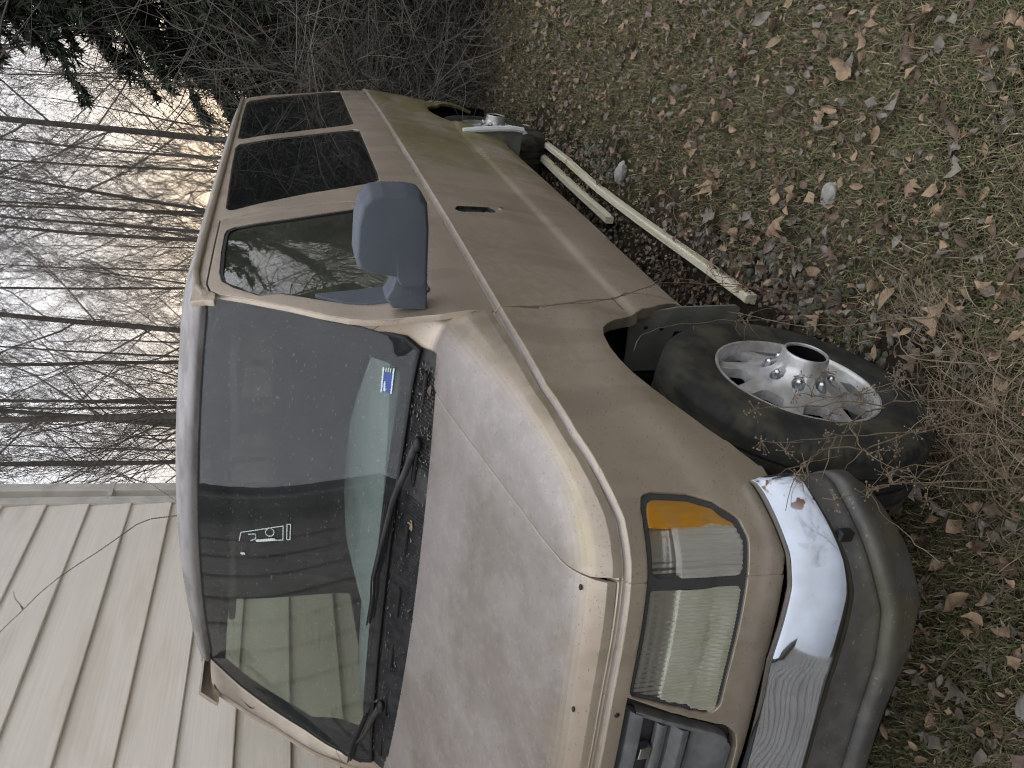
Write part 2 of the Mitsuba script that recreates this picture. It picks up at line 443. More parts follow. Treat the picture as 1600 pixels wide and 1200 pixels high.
mat('siding', {'type': 'bumpmap', 'arbitrary': mikit.proc(lambda p, n, uv: fbm(p.y * 14, p.z * 150, p.x * 9, octaves=3), eps=2e-3), 'scale': .0012,
               'bsdf': {'type': 'principled', 'base_color': mikit.proc(siding_color), 'roughness': .62, 'specular': .3}})
mat('downspout_paint', {'type': 'principled', 'base_color': gray_noise((.60, .57, .51), (.50, .475, .43), 9, 4), 'roughness': .4, 'specular': .5})
mat('roof_shingle', {'type': 'diffuse', 'reflectance': gray_noise((.05, .05, .05), (.09, .085, .08), 9)})


def soil(p, n, uv):
    a = fbm(p.x * 4, p.y * 4, octaves=4)
    b = fbm(p.x * 45, p.y * 45, octaves=3)
    c = mix(c3(.032, .026, .020), c3(.055, .044, .032), smoothstep(.3, .7, a))
    c = mix(c, c3(.040, .050, .020), smoothstep(.5, .7, fbm(p.x * 2.1 + 9, p.y * 2.1, octaves=4)) * .5)
    return c * (.55 + .9 * b)


mat('soil', {'type': 'bumpmap', 'arbitrary': mikit.proc(lambda p, n, uv: fbm(p.x * 30, p.y * 30, octaves=4), eps=4e-3), 'scale': .02, 'bsdf': {'type': 'diffuse', 'reflectance': mikit.proc(soil)}})
VC = {'type': 'mesh_attribute', 'name': 'vertex_color'}
mat('grass_blade', {'type': 'principled', 'base_color': VC, 'roughness': .6, 'specular': .25})
mat('stone', {'type': 'principled', 'base_color': VC, 'roughness': .75, 'specular': .3})


def leafy(a, b):
    def fn(p, n, uv):
        v = fbm(p.x * 40, p.y * 40, p.z * 40, octaves=3)
        return mix(c3(*a), c3(*b), smoothstep(.3, .7, v)) * (.8 + .4 * noise(p.x * 170, p.y * 170, p.z * 170))
    return mikit.proc(fn)


mat('leaf_tan', {'type': 'principled', 'base_color': leafy((.30, .215, .140), (.205, .140, .092)), 'roughness': .6, 'specular': .3})
mat('leaf_brown', {'type': 'principled', 'base_color': leafy((.135, .095, .070), (.095, .066, .050)), 'roughness': .6, 'specular': .3})
mat('leaf_gray', {'type': 'principled', 'base_color': leafy((.195, .170, .142), (.130, .112, .094)), 'roughness': .55, 'specular': .4})
mat('bark', {'type': 'diffuse', 'reflectance': gray_noise((.085, .075, .066), (.13, .115, .10), 22, 3)})
mat('far_bark', {'type': 'diffuse', 'reflectance': rgb(.15, .132, .115)})
mat('brush_twig', {'type': 'diffuse', 'reflectance': VC})
mat('needle', {'type': 'diffuse', 'reflectance': VC})


def board_color(p, n, uv):
    g = fbm(p.x * 60, p.y * 2.2, p.z * 90, octaves=3)
    c = mix(c3(.60, .54, .40), c3(.70, .66, .55), g)
    return mix(c, c3(.40, .37, .18), smoothstep(.45, .7, fbm(p.x * 90, p.y * 1.6, p.z * 50, octaves=4)) * .6)


mat('pale_board', {'type': 'principled', 'base_color': mikit.proc(board_color), 'roughness': .5, 'specular': .4})
mat('sticker_blue', {'type': 'principled', 'base_color': rgb(.03, .07, .30), 'roughness': .35})
mat('sticker_white', {'type': 'principled', 'base_color': rgb(.62, .72, .74), 'roughness': .35})
mat('etched', {'type': 'principled', 'base_color': rgb(.50, .56, .54), 'roughness': .4})
mat('flap_rubber', {'type': 'principled', 'base_color': gray_noise((.13, .13, .12), (.16, .16, .135), 18), 'roughness': .6, 'specular': .4})
mat('stone_pale', {'type': 'principled', 'base_color': gray_noise((.32, .315, .30), (.22, .21, .195), 20, 4), 'roughness': .8, 'specular': .3})
mat('white_paint', {'type': 'principled', 'base_color': rgb(.62, .64, .64), 'roughness': .4})

# ---------------------------------------------------------------- the van
VAN = 'passenger_van'
tag(VAN, 'weathered tan passenger van with dirty bonnet, chrome bumper and alloy wheel parked beside the house', 'van')
SG = np.unique(np.r_[np.linspace(0, .6, 25), np.linspace(.62, 1.25, 46), np.linspace(1.27, 2.1, 42), np.linspace(2.15, 5.55, 75), np.linspace(5.58, SL, 50)])
SGS = np.r_[-SG[:0:-1], SG]
TG = np.unique(np.r_[np.arange(.40, .655, .02), np.arange(.655, .716, .005), np.arange(.73, 1.10, .015), 1.105, 1.112, 1.1165, 1.1185, 1.1202, 1.122, 1.124, 1.126, 1.1275, 1.129, 1.131, 1.133, 1.135, 1.137, 1.145, np.arange(1.16, 2.0, .025)])


def zt(pts):
    a = np.array(pts, float)
    return np.stack([a[:, 0], tof(a[:, 0], a[:, 1])], -1)


def pz(pts):
    """Polygon from (s, height) points."""
    ring = np.array(list(pts) + [pts[0]], float)
    d = [ring[0]]
    for a, b in zip(ring[:-1], ring[1:]):
        n = max(1, int(np.hypot(*(b - a)) / .03))
        d += [a + (b - a) * k / n for k in range(1, n + 1)]
    return Polygon(zt(d[:-1]))


def rnd(poly, r):
    return poly.buffer(-r, quad_segs=5).buffer(r, quad_segs=5)


def rnd2(poly, r):
    return poly.buffer(r, quad_segs=5).buffer(-r, quad_segs=5)


def skin(out=0.0):
    return lambda s, t: body(s, t, out)


def part(key, mesh, bsdf, smooth=50, **k):
    return add(VAN + '__' + key, mesh, bsdf, smooth, **k)


def both(key, mesh, bsdf, smooth=50, l1=None, l2=None):
    a = part(key, mesh, bsdf, smooth, label=l1)
    b = part(key, flipx(mesh), bsdf, smooth, label=l2)
    return a, b


# outlines in (s, height)
o661 = .661
lamp = pz([(.512, .977), (.425, .735), (.786, .733), (.866, .735), (.912, .757), (.948, .81), (.967, .87), (.972, .95), (.966, .978), (.929, .985), (.863, .981), (.796, .977), (.65, .978)])
lamp = rnd(lamp, .030)
grille_open = rnd2(pz([(.514, .979), (.458, .86), (.408, .735), (.393, .70), (.372, .676), (.335, .664), (.27, .659), (0, .656), (-.27, .659), (-.335, .664), (-.372, .676), (-.393, .70), (-.408, .735), (-.458, .86), (-.514, .979)]), .008)
mirror_ = lambda g: shapely.affinity.scale(g, -1, 1, origin=(0, 0))
arch = pz([(1.036, .600), (1.036, .669), (1.079, .702), (1.149, .754), (1.225, .798), (1.297, .835), (1.364, .862), (1.43, .874), (1.498, .876), (1.57, .867), (1.623, .849), (1.665, .82), (1.713, .776), (1.76, .715), (1.797, .661), (1.85, .59), (1.90, .53), (1.955, .46), (1.96, .38), (1.1, .38)])
rarch_c, rarch_r = sY(4.42), .455
rarch = Polygon([(rarch_c + rarch_r * 1.02 * math.cos(a), .345 + rarch_r * math.sin(a)) for a in np.linspace(0, math.pi, 40)] + [(rarch_c - rarch_r * 1.02, .2), (rarch_c + rarch_r * 1.02, .2)])
seam_front = [(1.985, .44), (1.965, .50), (1.94, .62), (1.878, .745), (1.80, .88), (1.765, .98), (1.742, 1.08), (1.742, 1.137), (1.747, 1.279), (1.781, 1.384), (1.797, 1.44), (1.833, 1.517), (1.885, 1.591), (1.953, 1.674), (2.019, 1.767), (2.10, 1.873)]
seam_rear = [(2.80, 1.915), (2.86, 1.70), (2.885, 1.50), (2.86, 1.30), (2.80, 1.12), (2.785, .96), (2.79, .88), (2.85, .72), (2.895, .56), (2.90, .44)]
door_out = pz([(a, b) for a, b in seam_front] + [(2.135, 1.902), (2.19, 1.915)] + seam_rear)
win1 = rnd(pz([(2.05, 1.76), (2.13, 1.835), (2.19, 1.872), (2.26, 1.884), (2.45, 1.890), (2.62, 1.890), (2.66, 1.885), (2.69, 1.86), (2.725, 1.676), (2.765, 1.51), (2.79, 1.40), (2.80, 1.33), (2.79, 1.31), (2.2, 1.285), (1.93, 1.275), (1.895, 1.30), (1.885, 1.36), (1.905, 1.44), (1.94, 1.53), (2.005, 1.63), (2.05, 1.70)]), .015)
win2 = rnd(pz([(2.90, 1.885), (2.945, 1.905), (3.6, 1.92), (4.06, 1.925), (4.115, 1.905), (4.18, 1.70), (4.255, 1.40), (4.262, 1.33), (4.235, 1.302), (3.30, 1.297), (3.17, 1.302), (3.125, 1.335), (3.04, 1.60)]), .02)
win3 = rnd(pz([(4.225, 1.90), (4.27, 1.925), (4.9, 1.93), (5.42, 1.925), (5.50, 1.90), (5.62, 1.60), (5.69, 1.38), (5.67, 1.325), (4.50, 1.318), (4.415, 1.318), (4.385, 1.345), (4.33, 1.55)]), .02)
handle_hole = rnd(pz([(2.741, 1.082), (2.80, 1.060), (2.852, .905), (2.815, .880), (2.76, .885), (2.69, 1.060)]).buffer(-.012, quad_segs=4), .02)
handle_hole = shapely.affinity.translate(handle_hole, -.045, 0)
GAP = .0034
TOPT = 1.955

# skin panels
front = pz([(-.7805, .645), (.7805, .645), (.7805, .66), (.7805, 1.0)]).envelope
front = Polygon([(-.7805, float(tof(.5, .645)))] + [(s, float(tof(abs(s), .645))) for s in np.linspace(-.78, .7805, 30)] + [(s, 1.137) for s in np.linspace(.7805, -.7805, 30)])
front = front.difference(lamp).difference(mirror_(lamp)).difference(grille_open)
part('front_panel', panel(front, skin(), SGS, TG, .03), 'paint')
fender = Polygon([(.7835, .648)] + [(s, float(tof(s, z))) for s, z in [(.94, .648), (.99, .652), (1.036, .66), (1.2, .5), (2.0, .44)]] + [(2.0, 1.136), (.7835, 1.136)])
fender = fender.difference(lamp).difference(arch).difference(door_out.buffer(GAP * 2)).difference(shapely.box(1.742 - GAP, 1.0, 2.1, 1.2))
fender = max(getattr(fender, 'geoms', [fender]), key=lambda g: g.area)
low = panel(rnd(fender, .003), skin(), SG, TG, .035)

# bonnet and the tops of the wings
E_ROWS = [0, .001, .003, .006, .010, .016, .024, .034, .046, .060, .076, .094]


def sheet(poly, flange=.012):
    """A panel of the surface top() over (X, Y), with rows of points that follow the shelf line closely."""
    pts = [np.array(poly.exterior.segmentize(.012).coords)[:-1]]
    nb = len(pts[0])
    for e in E_ROWS[1:]:
        k = np.arange(0, sY(1.7), .02)
        q = np.stack(plan(k, .0165 + e), -1)
        pts += [q, q * [-1, 1]]
    gx, gy = np.meshgrid(np.arange(-1, 1.001, .035), np.arange(.1, 1.5, .035))
    g = np.stack([gx.ravel(), gy.ravel()], -1)
    d, _ = _KT.query(g)
    pts.append(g[d > .105])
    inner = poly.buffer(-.004)
    ps = np.vstack(pts[1:])
    ps = ps[shapely.contains_xy(inner, ps[:, 0], ps[:, 1])]
    P = np.vstack([pts[0], ps])
    tri = Delaunay(P).simplices
    c = P[tri].mean(1)
    tri = tri[shapely.contains_xy(poly.buffer(1e-6), c[:, 0], c[:, 1])]
    z = top(P[:, 0], P[:, 1])
    V = np.column_stack([P, z])
    n = np.cross(V[tri[:, 1]] - V[tri[:, 0]], V[tri[:, 2]] - V[tri[:, 0]])
    tri[n[:, 2] < 0] = tri[n[:, 2] < 0][:, ::-1]
    i, nx = np.arange(nb), np.roll(np.arange(nb), -1)
    ring = V[:nb].copy()
    ccw = poly.exterior.is_ccw
    tg = np.roll(ring, -1, 0) - np.roll(ring, 1, 0)
    tg /= np.linalg.norm(tg, axis=1, keepdims=True) + 1e-9
    out = np.cross(tg, [0, 0, 1.0]) * (1 if ccw else -1)
    r1, r2 = ring + out * .0016 - [0, 0, .0016], ring + out * .0016 - [0, 0, flange]
    V = np.vstack([V, r1, r2])
    a = len(P)
    F = [tri]
    for w, x, y, q in ((i, nx, a + nx, a + i), (a + i, a + nx, a + nb + nx, a + nb + i)):
        ff = np.vstack([np.stack([w, x, y], 1), np.stack([w, y, q], 1)])
        F.append(ff[:, ::-1] if ccw else ff)
    return trimesh.Trimesh(V, np.vstack(F), process=False)


edge_s = np.arange(0, sY(1.1), .01)
hood_seam = [(.7600, 1.048), (.754, .95), (.752, .856), (.750, .656), (.752, .483), (.750, .375), (.755, .29), (.763, .24), (.7745, .2165)]
hx = np.linspace(.757, -.757, 60)
ex, ey = plan(np.linspace(-.7805, .7805, 90), .0175)
hood_poly = Polygon([(x, .954 + .124 * x * x) for x in hx] + [(-x, y) for x, y in hood_seam[1:-1]] + list(zip(ex, ey)) + hood_seam[-2:0:-1])
part('hood', sheet(hood_poly.buffer(-.0022), .02), 'paint', 45, label='oxidised tan bonnet with pale water spots and dirt')
fx_, fy_ = plan(np.linspace(.7835, sY(1.080), 90), .0175)
cowl_corner = [(.945, 1.076), (.915, 1.071), (.885, 1.065), (.858, 1.058), (.834, 1.050), (.800, 1.050)]
fpoly = Polygon(list(zip(fx_, fy_)) + [(.968, 1.079)] + cowl_corner + [(x + .0022, y) for x, y in hood_seam])
fend = join([low, sheet(rnd2(fpoly.buffer(0), .002), .02)])
both('fender', fend, 'paint', 45, 'wing on the side of the amber lamp, its top speckled yellow with lichen')

# doors
door = rnd(door_out.buffer(-GAP), .006).difference(win1).difference(handle_hole)
dk = both('door', panel(door, skin(), SG, TG, .016), 'paint', 50, 'front door with the mirror and handle on the lawn side')
side = shapely.unary_union([shapely.box(2.70, .42, 5.95, TOPT), Polygon([(2.06, 1.885), (2.10, TOPT), (2.8, TOPT), (2.8, 1.885)])])
side = side.difference(door_out.buffer(0).buffer(GAP)).difference(shapely.box(0, 0, 2.7, 1.86)).difference(win2).difference(win3).difference(rarch)
side = max(getattr(side, 'geoms', [side]), key=lambda g: g.area)
fuel = shapely.box(4.02, .735, 4.19, .885)
fuel = rnd(fuel, .03)
side = side.difference(fuel.buffer(.002))
part_l = panel(rnd(side, .002), skin(), SG, TG, .016)
both('side_panel', part_l, 'paint', 50, 'long rear side panel on the lawn side, streaked green low down')
part('fuel_door', panel(fuel.buffer(-.002), skin(), SG, TG, .01), 'paint', 50)
rocker = pz([(1.99, .435), (1.99, .40), (3.9, .40), (3.9, .435)])
both('rocker_sill', panel(Polygon([(1.975, .40), (rarch_c - rarch_r, .40), (rarch_c - rarch_r, .438), (1.975, .438)]), skin(-.012), SG, TG, .02), 'paint', 50)
rear = Polygon([(5.954, .42), (SL, .42), (SL, TOPT), (5.954, TOPT)])
rwin = rnd(shapely.box(6.16, 1.36, 6.78, 1.86), .05)
rear = rear.difference(rwin)
both('rear_door', panel(rear, skin(), SG, TG, .016), 'paint', 50)
both('rear_door_glass', panel(rwin.buffer(.01), skin(-.006), SG, TG, 0), 'privacy_glass', True)
both('tail_lamp', panel(rnd(shapely.box(5.89, .80, 5.98, 1.10), .01), skin(.006), SG, TG, .01), 'amber_lens', 50)

# side glass: rubber, pane; the front door has a black channel inside
for nm, w, gl, host in (('door', win1, 'door_glass', True), ('side_window', win2, 'privacy_glass', False), ('quarter_window', win3, 'privacy_glass', False)):
    rub = w.buffer(.004).difference(w.buffer(-.012 if host else -.007))
    g = panel(w.buffer(.003), skin(-.011 if host else -.006), SG, TG, 0, step=1.5)
    r_ = panel(rub, skin(-.0045), SG, TG, .012)
    for k, fl in enumerate((lambda m: m, flipx)):
        key = (dk[k][len(VAN) + 2:] if host else (nm if k == 0 else nm + '_001'))
        if host:
            part(key + '__window', fl(g), gl, True)
            part(key + '__window_seal', fl(r_), 'trim_rubber', 50)
        else:
            part(key, fl(g), gl, True, label=('dark tinted ' + ('middle' if nm == 'side_window' else 'rearmost') + ' side window on the lawn side') if k == 0 else None)
            part(key + '__window_seal', fl(r_), 'trim_rubber', 50)

# recessed door handle and lock
hb = panel(handle_hole.buffer(.004), skin(-.030), SG, TG, 0)
lowb = panel(handle_hole.buffer(.003).intersection(shapely.box(0, 0, 9, .925)), skin(-.018), SG, TG, .004)
hw = handle_hole.buffer(.001)
walls = panel(hw.difference(hw.buffer(-.003)), skin(-.001), SG, TG, .03)
padl = rnd(pz([(2.672, 1.068), (2.748, 1.050), (2.780, .950), (2.718, .940)]), .008)
pull = panel(padl, skin(-.012), SG, TG, .012)
lockc = body(2.80, float(tof(2.80, .858)))
cyl = trimesh.creation.cylinder(.011, .008, sections=20)
cyl.apply_transform(trimesh.transformations.rotation_matrix(math.pi / 2, [0, 1, 0]))
cyl.apply_translation(lockc)
for k, fl in enumerate((lambda m: m, flipx)):
    d = dk[k][len(VAN) + 2:]
    part(d + '__handle', join([fl(pull)]), 'black_plastic')
    part(d + '__handle_recess', fl(join([hb, walls])), 'black_plastic')
    part(d + '__handle_recess_foot', fl(lowb), 'paint')
    part(d + '__lock', fl(cyl), 'lug_metal', 40)

# pillars by the windscreen
seamP = body(*zt([(a, b) for a, b in seam_front if 1.25 < b < 1.88]).T, out=-.001)
seamP = np.vstack([body(1.745, tof(1.745, 1.17), -.001)[None], seamP, body(2.135, tof(2.135, 1.90), -.001)[None]])
gl_edge = [(.866, -.12), (.872, -.05), (.874, .036), (.8745, .13), (.874, .224), (.866, .30), (.857, .363), (.853, .45), (.847, .564), (.840, .66), (.826, .792), (.808, .88), (.779, .991)]
gl_edge_arr = np.array(gl_edge)
GP = glass(gl_edge_arr[:, 0], gl_edge_arr[:, 1])


def even(P, n):
    t = np.r_[0, np.cumsum(np.linalg.norm(np.diff(P, axis=0), axis=1))]
    return np.stack([np.interp(np.linspace(0, t[-1], n), t, P[:, i]) for i in range(3)], -1)


A, B = even(seamP, 44), even(GP, 44)
nn = np.array([.62, -.70, .35])
rows = [A + np.array([-.012, .012, 0]), A + np.array([-.0015, .0015, -.0005]), A]
for k in np.linspace(.1, 1, 9):
    rows.append(A + (B - A) * k + nn * (.012 * math.sin(math.pi * min(1, k)) ** .8))
rows.append(B - nn * .012)
PR = np.stack(rows, 0)
cut_ = int(np.argmin(np.abs(A[:, 2] - 1.384)))
both('windscreen_pillar', gridmesh(PR[:, cut_:]), 'paint', True, 'bare tan strip between the windscreen and the front door with the mirror')
SEAM_B = [(.9835, 1.080), (.968, 1.079), (.945, 1.076), (.915, 1.071), (.885, 1.065), (.858, 1.058), (.834, 1.050)]
nr = PR.shape[0] - 3
ub = np.linspace(0, 1, nr)
sb = np.array(SEAM_B)
tt_b = np.linspace(0, 1, len(sb))
xb, yb = np.interp(ub, tt_b, sb[:, 0]), np.interp(ub, tt_b, sb[:, 1])
Cb = np.column_stack([xb, yb, top(xb, yb)])
Tb = np.column_stack([xb, yb + .02, top(xb, yb + .02)]) - np.column_stack([xb, yb - .02, top(xb, yb - .02)])
Tb /= np.linalg.norm(Tb, axis=1, keepdims=True)
Ct, Tt = PR[2:-1, cut_], PR[2:-1, cut_ + 2] - PR[2:-1, cut_]
Tt /= np.linalg.norm(Tt, axis=1, keepdims=True)
Ld = np.linalg.norm(Ct - Cb, axis=1, keepdims=True)
foot = []
for w_ in np.linspace(0, .985, 16):
    h00, h10, h01, h11 = 2 * w_ ** 3 - 3 * w_ ** 2 + 1, w_ ** 3 - 2 * w_ ** 2 + w_, -2 * w_ ** 3 + 3 * w_ ** 2, w_ ** 3 - w_ ** 2
    foot.append(h00 * Cb + h10 * Tb * Ld * .9 + h01 * Ct + h11 * Tt * Ld * .9)
foot = np.stack(foot, 1)
foot = np.concatenate([foot[:1] + np.array([-.012, .010, -.004]), foot, foot[-1:] + np.array([-.010, .006, -.020])], 0)
both('fender_top_rear', gridmesh(foot), 'paint', True)

# windscreen
gl_edge = gl_edge[2:]
ws_ring = [(x, v) for x, v in gl_edge] + [(x, 1.0) for x in np.linspace(.74, -.74, 30)] + [(-x, v) for x, v in gl_edge[::-1]] + [(x, -.03) for x in np.linspace(-.85, .85, 30)]
ws = Polygon(ws_ring)
XG, VG = np.linspace(-.9, .9, 46), np.linspace(-.2, 1.05, 36)
wfn = lambda o: (lambda x, v: glass(x, v) + np.array([0, .80, -.58]) * o)
part('windscreen', panel(ws.buffer(-.002), wfn(.004), XG, VG, 0, step=.5), 'windscreen_glass', True)
bandp = ws.buffer(-.001).difference(rnd(Polygon([(x * .895, .05 + v * .88) for x, v in ws_ring]).buffer(0), .03))
part('windscreen__frit_band', panel(bandp, wfn(.007), XG, VG, 0, step=.5), 'frit', True)
sealp = ws.buffer(.006).difference(ws.buffer(-.004))
part('windscreen__seal', panel(sealp, wfn(.001), XG, VG, .012, step=.5), 'trim_rubber', 50)

# cowl: black louvred panel between bonnet and windscreen
xs = np.linspace(-.86, .86, 60)


def cowl(x, k):
    x = np.asarray(x, float)
    lx = np.minimum(np.abs(x), .86)
    y0 = .954 + .124 * lx ** 2 - .012
    z0 = top(lx * .97, y0) - .022
    g = glass(x, -.02 + 0 * x)
    y1, z1 = g[:, 1] + .012, g[:, 2] - .014
    return np.stack([x, y0 + (y1 - y0) * k, z0 + (z1 - z0) * k ** .8], -1)


part('cowl', gridmesh(np.stack([cowl(xs, k) for k in np.linspace(0, 1, 12)], 0), flip=True), 'black_plastic', True)
ribs_ = []
for x in np.arange(-.80, .80, .0115):
    if abs(x - .45) < .05 or abs(abs(x) - .80) < .01:
        continue
    xx = np.array([x - .0028, x, x + .0028])
    pr = [cowl(xx, k) + np.array([[0, 0, -.001], [0, -.002, .006], [0, 0, -.001]]) + np.array([.018 * (k - .2), 0, 0]) for k in np.linspace(.10, .80, 7)]
    ribs_.append(gridmesh(np.stack(pr, 0), flip=True))
part('cowl__louvre', join(ribs_), 'black_plastic', 20, kind='stuff')
for x in np.linspace(-.72, .74, 7):
    p = cowl(np.array([x]), .55)[0]
    part('cowl__vent_slot', rbox(p - [.06, .012, .004], p + [.06, .012, .0075], .004, 2), 'trim_rubber', 40)

# roof
rxs, rys = np.linspace(-1, 1, 41), np.linspace(0, 1, 60)
tw, th = body(sY(2.5), TOPT)[0], TOPT


def roof(u, w):
    u, w = np.asarray(u, float), np.asarray(w, float)
    yf = 1.482 + .178 * (u * .8) ** 2 - .012
    y = yf + (5.20 - yf) * w
    half = np.interp(y, [1.4, 1.55, 1.8, 2.5, 4.5, 4.95, 5.2], [.775, .795, .815, .832, .825, .80, .70])
    x = half * u
    ze = 1.964 - .058 * (u * .8) ** 2 * (1 - sstep(1.5, 1.9, y)) - .006 * sstep(1.5, 1.9, y) * u ** 2
    e = np.minimum(np.minimum(half * (1 - np.abs(u)), (y - yf) * .9), 5.2 - y)
    f = (1 - np.clip(1 - e / .20, 0, 1) ** 2) ** .5
    return np.stack([x, y, ze + .052 * f + .022 * (1 - u ** 2) * f], -1)


uu = np.sin(np.linspace(-1, 1, 61) * math.pi / 2)
wq = np.r_[0, .0008, .002, .004, .007, .011, .016, .023, .032, .045, np.linspace(.06, .94, 50), .96, .975, .985, .993, .998, 1]
RU, RW = np.meshgrid(uu, wq)
rm = roof(RU, RW)
lipf = rm[0] + np.array([0, .010, -.016])
part('roof', gridmesh(np.concatenate([lipf[None], rm], 0)), 'roof_paint', 50, label='tan roof with a dull grey front edge above the windscreen')
for sg, nm in ((1, None), (-1, None)):
    s_ = np.r_[np.linspace(2.11 if sg > 0 else 2.30, 5.75, 60)]
    tt_ = np.interp(s_, [2.11, 2.16, 2.3], [1.917, 1.938, TOPT])
    P0 = body(s_, tt_)
    P0[:, 0] *= sg
    q = lambda o, z: P0 + np.array([o * sg, 0, z])
    prof = np.stack([q(-.03, .012), q(-.004, .006), q(.014, .004), q(.017, .010), q(.020, .004), q(.018, -.006), q(.004, -.010), q(-.006, -.012)], 0)
    ends_ = [trimesh.Trimesh(np.vstack([prof[:, q_], prof[:, q_].mean(0)]), [[i_, (i_ + 1) % 8, 8] for i_ in range(8)], process=False) for q_ in (0, -1)]
    part('drip_rail', join([gridmesh(prof, flip=sg > 0)] + ends_), 'paint', 40, label='roof gutter strip along the lawn side' if sg > 0 else None)
    prof2 = np.stack([q(-.002, -.0095), q(.0045, -.0125), q(.003, -.021), q(-.006, -.024)], 0)
    part('drip_rail_seal' if sg > 0 else 'drip_rail_seal', gridmesh(prof2, flip=sg > 0), 'trim_rubber', 40)

# lamps and grille
back = shapely.unary_union([lamp, mirror_(lamp), grille_open]).buffer(.006)
part('grille_surround', panel(back, skin(-.040), SGS, TG, 0), 'lamp_bezel', True)
head = rnd(pz([(.764, .966), (.757, .744), (.432, .744), (.476, .85), (.512, .966)]), .010)
corner = rnd(pz([(.783, .966), (.778, .744), (.862, .745), (.902, .766), (.935, .815), (.953, .875), (.957, .95), (.952, .967), (.92, .972), (.86, .969)]), .024)
head, corner = head.buffer(-.003), corner.buffer(-.0045)
bez = lamp.buffer(-.001).difference(head.buffer(.0015)).difference(corner.buffer(.0015)).difference(shapely.box(0, .5, .44, 1.2))
amber = corner.intersection(Polygon([(.897, .60), (.897, .77), (.902, .88), (.896, .955), (.896, 1.1), (1.1, 1.1), (1.1, .6)]))
clear = corner.difference(amber.buffer(.0005))
SLN, TLN = np.arange(.42, 1.0, .0014), np.linspace(.72, 1.0, 16)
lens_fn = lambda per, amp: (lambda s, t: body(s, t, -.0045 + amp * np.cos(s * 2 * np.pi / per)))
for k, fl in enumerate((lambda m: m, flipx)):
    h = 'headlight' if k == 0 else 'headlight_001'
    cl_ = 'corner_lamp' if k == 0 else 'corner_lamp_001'
    part(h + '__lens', fl(panel(head, lens_fn(.0088, .0011), SLN, TLN, .02)), 'headlight_lens', 50, label='yellowed ribbed headlight lens' if k == 0 else None)
    part(h + '__reflector', fl(panel(head.buffer(.004), lambda s, t: body(s, t, -.012 - .045 * np.clip(1 - ((s - .60) / .17) ** 2, 0, 1) * np.clip(1 - ((t - .855) / .125) ** 2, 0, 1)), SG, TG, 0)), 'reflector', True)
    part(h + '__bezel', fl(panel(bez, skin(-.007), SG, TG, .03)), 'lamp_bezel', 50)
    part(cl_ + '__amber_lens', fl(panel(amber, skin(-.003), SG, TG, .02)), 'amber_lens', 50, label='amber outer end of the corner lamp' if k == 0 else None)
    part(cl_ + '__clear_lens', fl(panel(clear, lens_fn(.0125, .0016), SLN, TLN, .02)), 'clear_lens', 50)
    part(cl_ + '__reflector', fl(panel(corner.buffer(.003), skin(-.034), SG, TG, 0)), 'reflector', True)


def along(prof, s0, s1, n=60, fs=None):
    """Sweeps (outwards, height) pairs along the plan curve from s0 to s1 at every height."""
    rows_ = []
    for o, z in prof:
        a, b = (s0, s1) if fs is None else fs(z)
        s = np.linspace(a, b, n)
        x, y = plan(s, np.interp(z, OT, OF) - o)
        rows_.append(np.stack([x, y, 0 * s + z], -1))
    return np.stack(rows_, 0)


def strut(prof, n=60, fs=None, s0=0, s1=0):
    P = along(prof, s0, s1, n, fs)
    m = gridmesh(P, flip=False)
    caps = [trimesh.Trimesh(np.vstack([P[:, k], P[:, k].mean(0)]), [[i, (i + 1) % len(prof), len(prof)] for i in range(len(prof))], process=False) for k in (0, -1)]
    return join([m] + caps)


gs = lambda z, m=.0: float(np.interp(z, [.66, .672, .70, .735, .86, .98], [.30, .352, .382, .40, .45, .503])) - m
gfs = lambda m: (lambda z: (-gs(z, m), gs(z, m)))
part('grille__top_bar', strut([(-.030, .925), (-.006, .924), (-.003, .928), (-.004, .948), (-.010, .957), (-.030, .960)][::-1], fs=gfs(.028)), 'grille_plastic', 40)
part('grille__bar', strut([(-.034, .858), (-.016, .853), (-.004, .868), (-.003, .880), (-.007, .886), (-.022, .884)][::-1], fs=gfs(.036)), 'grille_plastic', 40)
part('grille__bar', strut([(-.036, .790), (-.022, .788), (-.010, .800), (-.003, .815), (-.004, .822), (-.018, .842), (-.036, .845)][::-1], fs=gfs(.036)), 'grille_plastic', 40)
part('grille__lower_bar', strut([(-.030, .668), (-.012, .670), (-.006, .684), (-.006, .72), (-.012, .765), (-.012, .776), (-.030, .780)][::-1], fs=gfs(.028)), 'grille_plastic', 40)
for k, fl in enumerate((lambda m: m, flipx)):
    zz_ = np.linspace(.690, .945, 16)
    ra = []
    for dm, o in ((.020, -.034), (.020, -.012), (.023, -.006), (.032, -.006), (.036, -.012), (.036, -.034)):
        s = np.array([gs(z, dm) for z in zz_])
        x, y = plan(s, np.interp(zz_, OT, OF) - o)
        ra.append(np.stack([x, y, zz_], -1))
    part('grille__side_bar', fl(gridmesh(np.stack(ra, 0), flip=True)), 'grille_plastic', 40)
px_, py_ = plan(.3465, .022)
clip = rbox([px_ - .017, py_ - .012, .890], [px_ + .017, py_ + .012, .918], .003, 2)
part('grille__clip', clip, 'lug_metal', 40)
for (x, y) in [(.735, .243), (.457, .175), (-.457, .175), (-.735, .243)]:
    z = float(top(x, y))
    c_ = trimesh.creation.icosphere(2, 1.0)
    c_.apply_scale([.0065, .0065, .003])
    c_.apply_translation([x, y, z + .0005])
    part('hood__rubber_plug', c_, 'trim_rubber', True)

for sx in (.47, -.47):
    p_ = body(sx, tof(abs(sx), .996), .0005)
    c_ = trimesh.creation.icosphere(2, .006)
    c_.apply_scale([1, .5, 1])
    c_.apply_translation(p_)
    part('front_panel__rubber_plug', c_, 'trim_rubber', True)

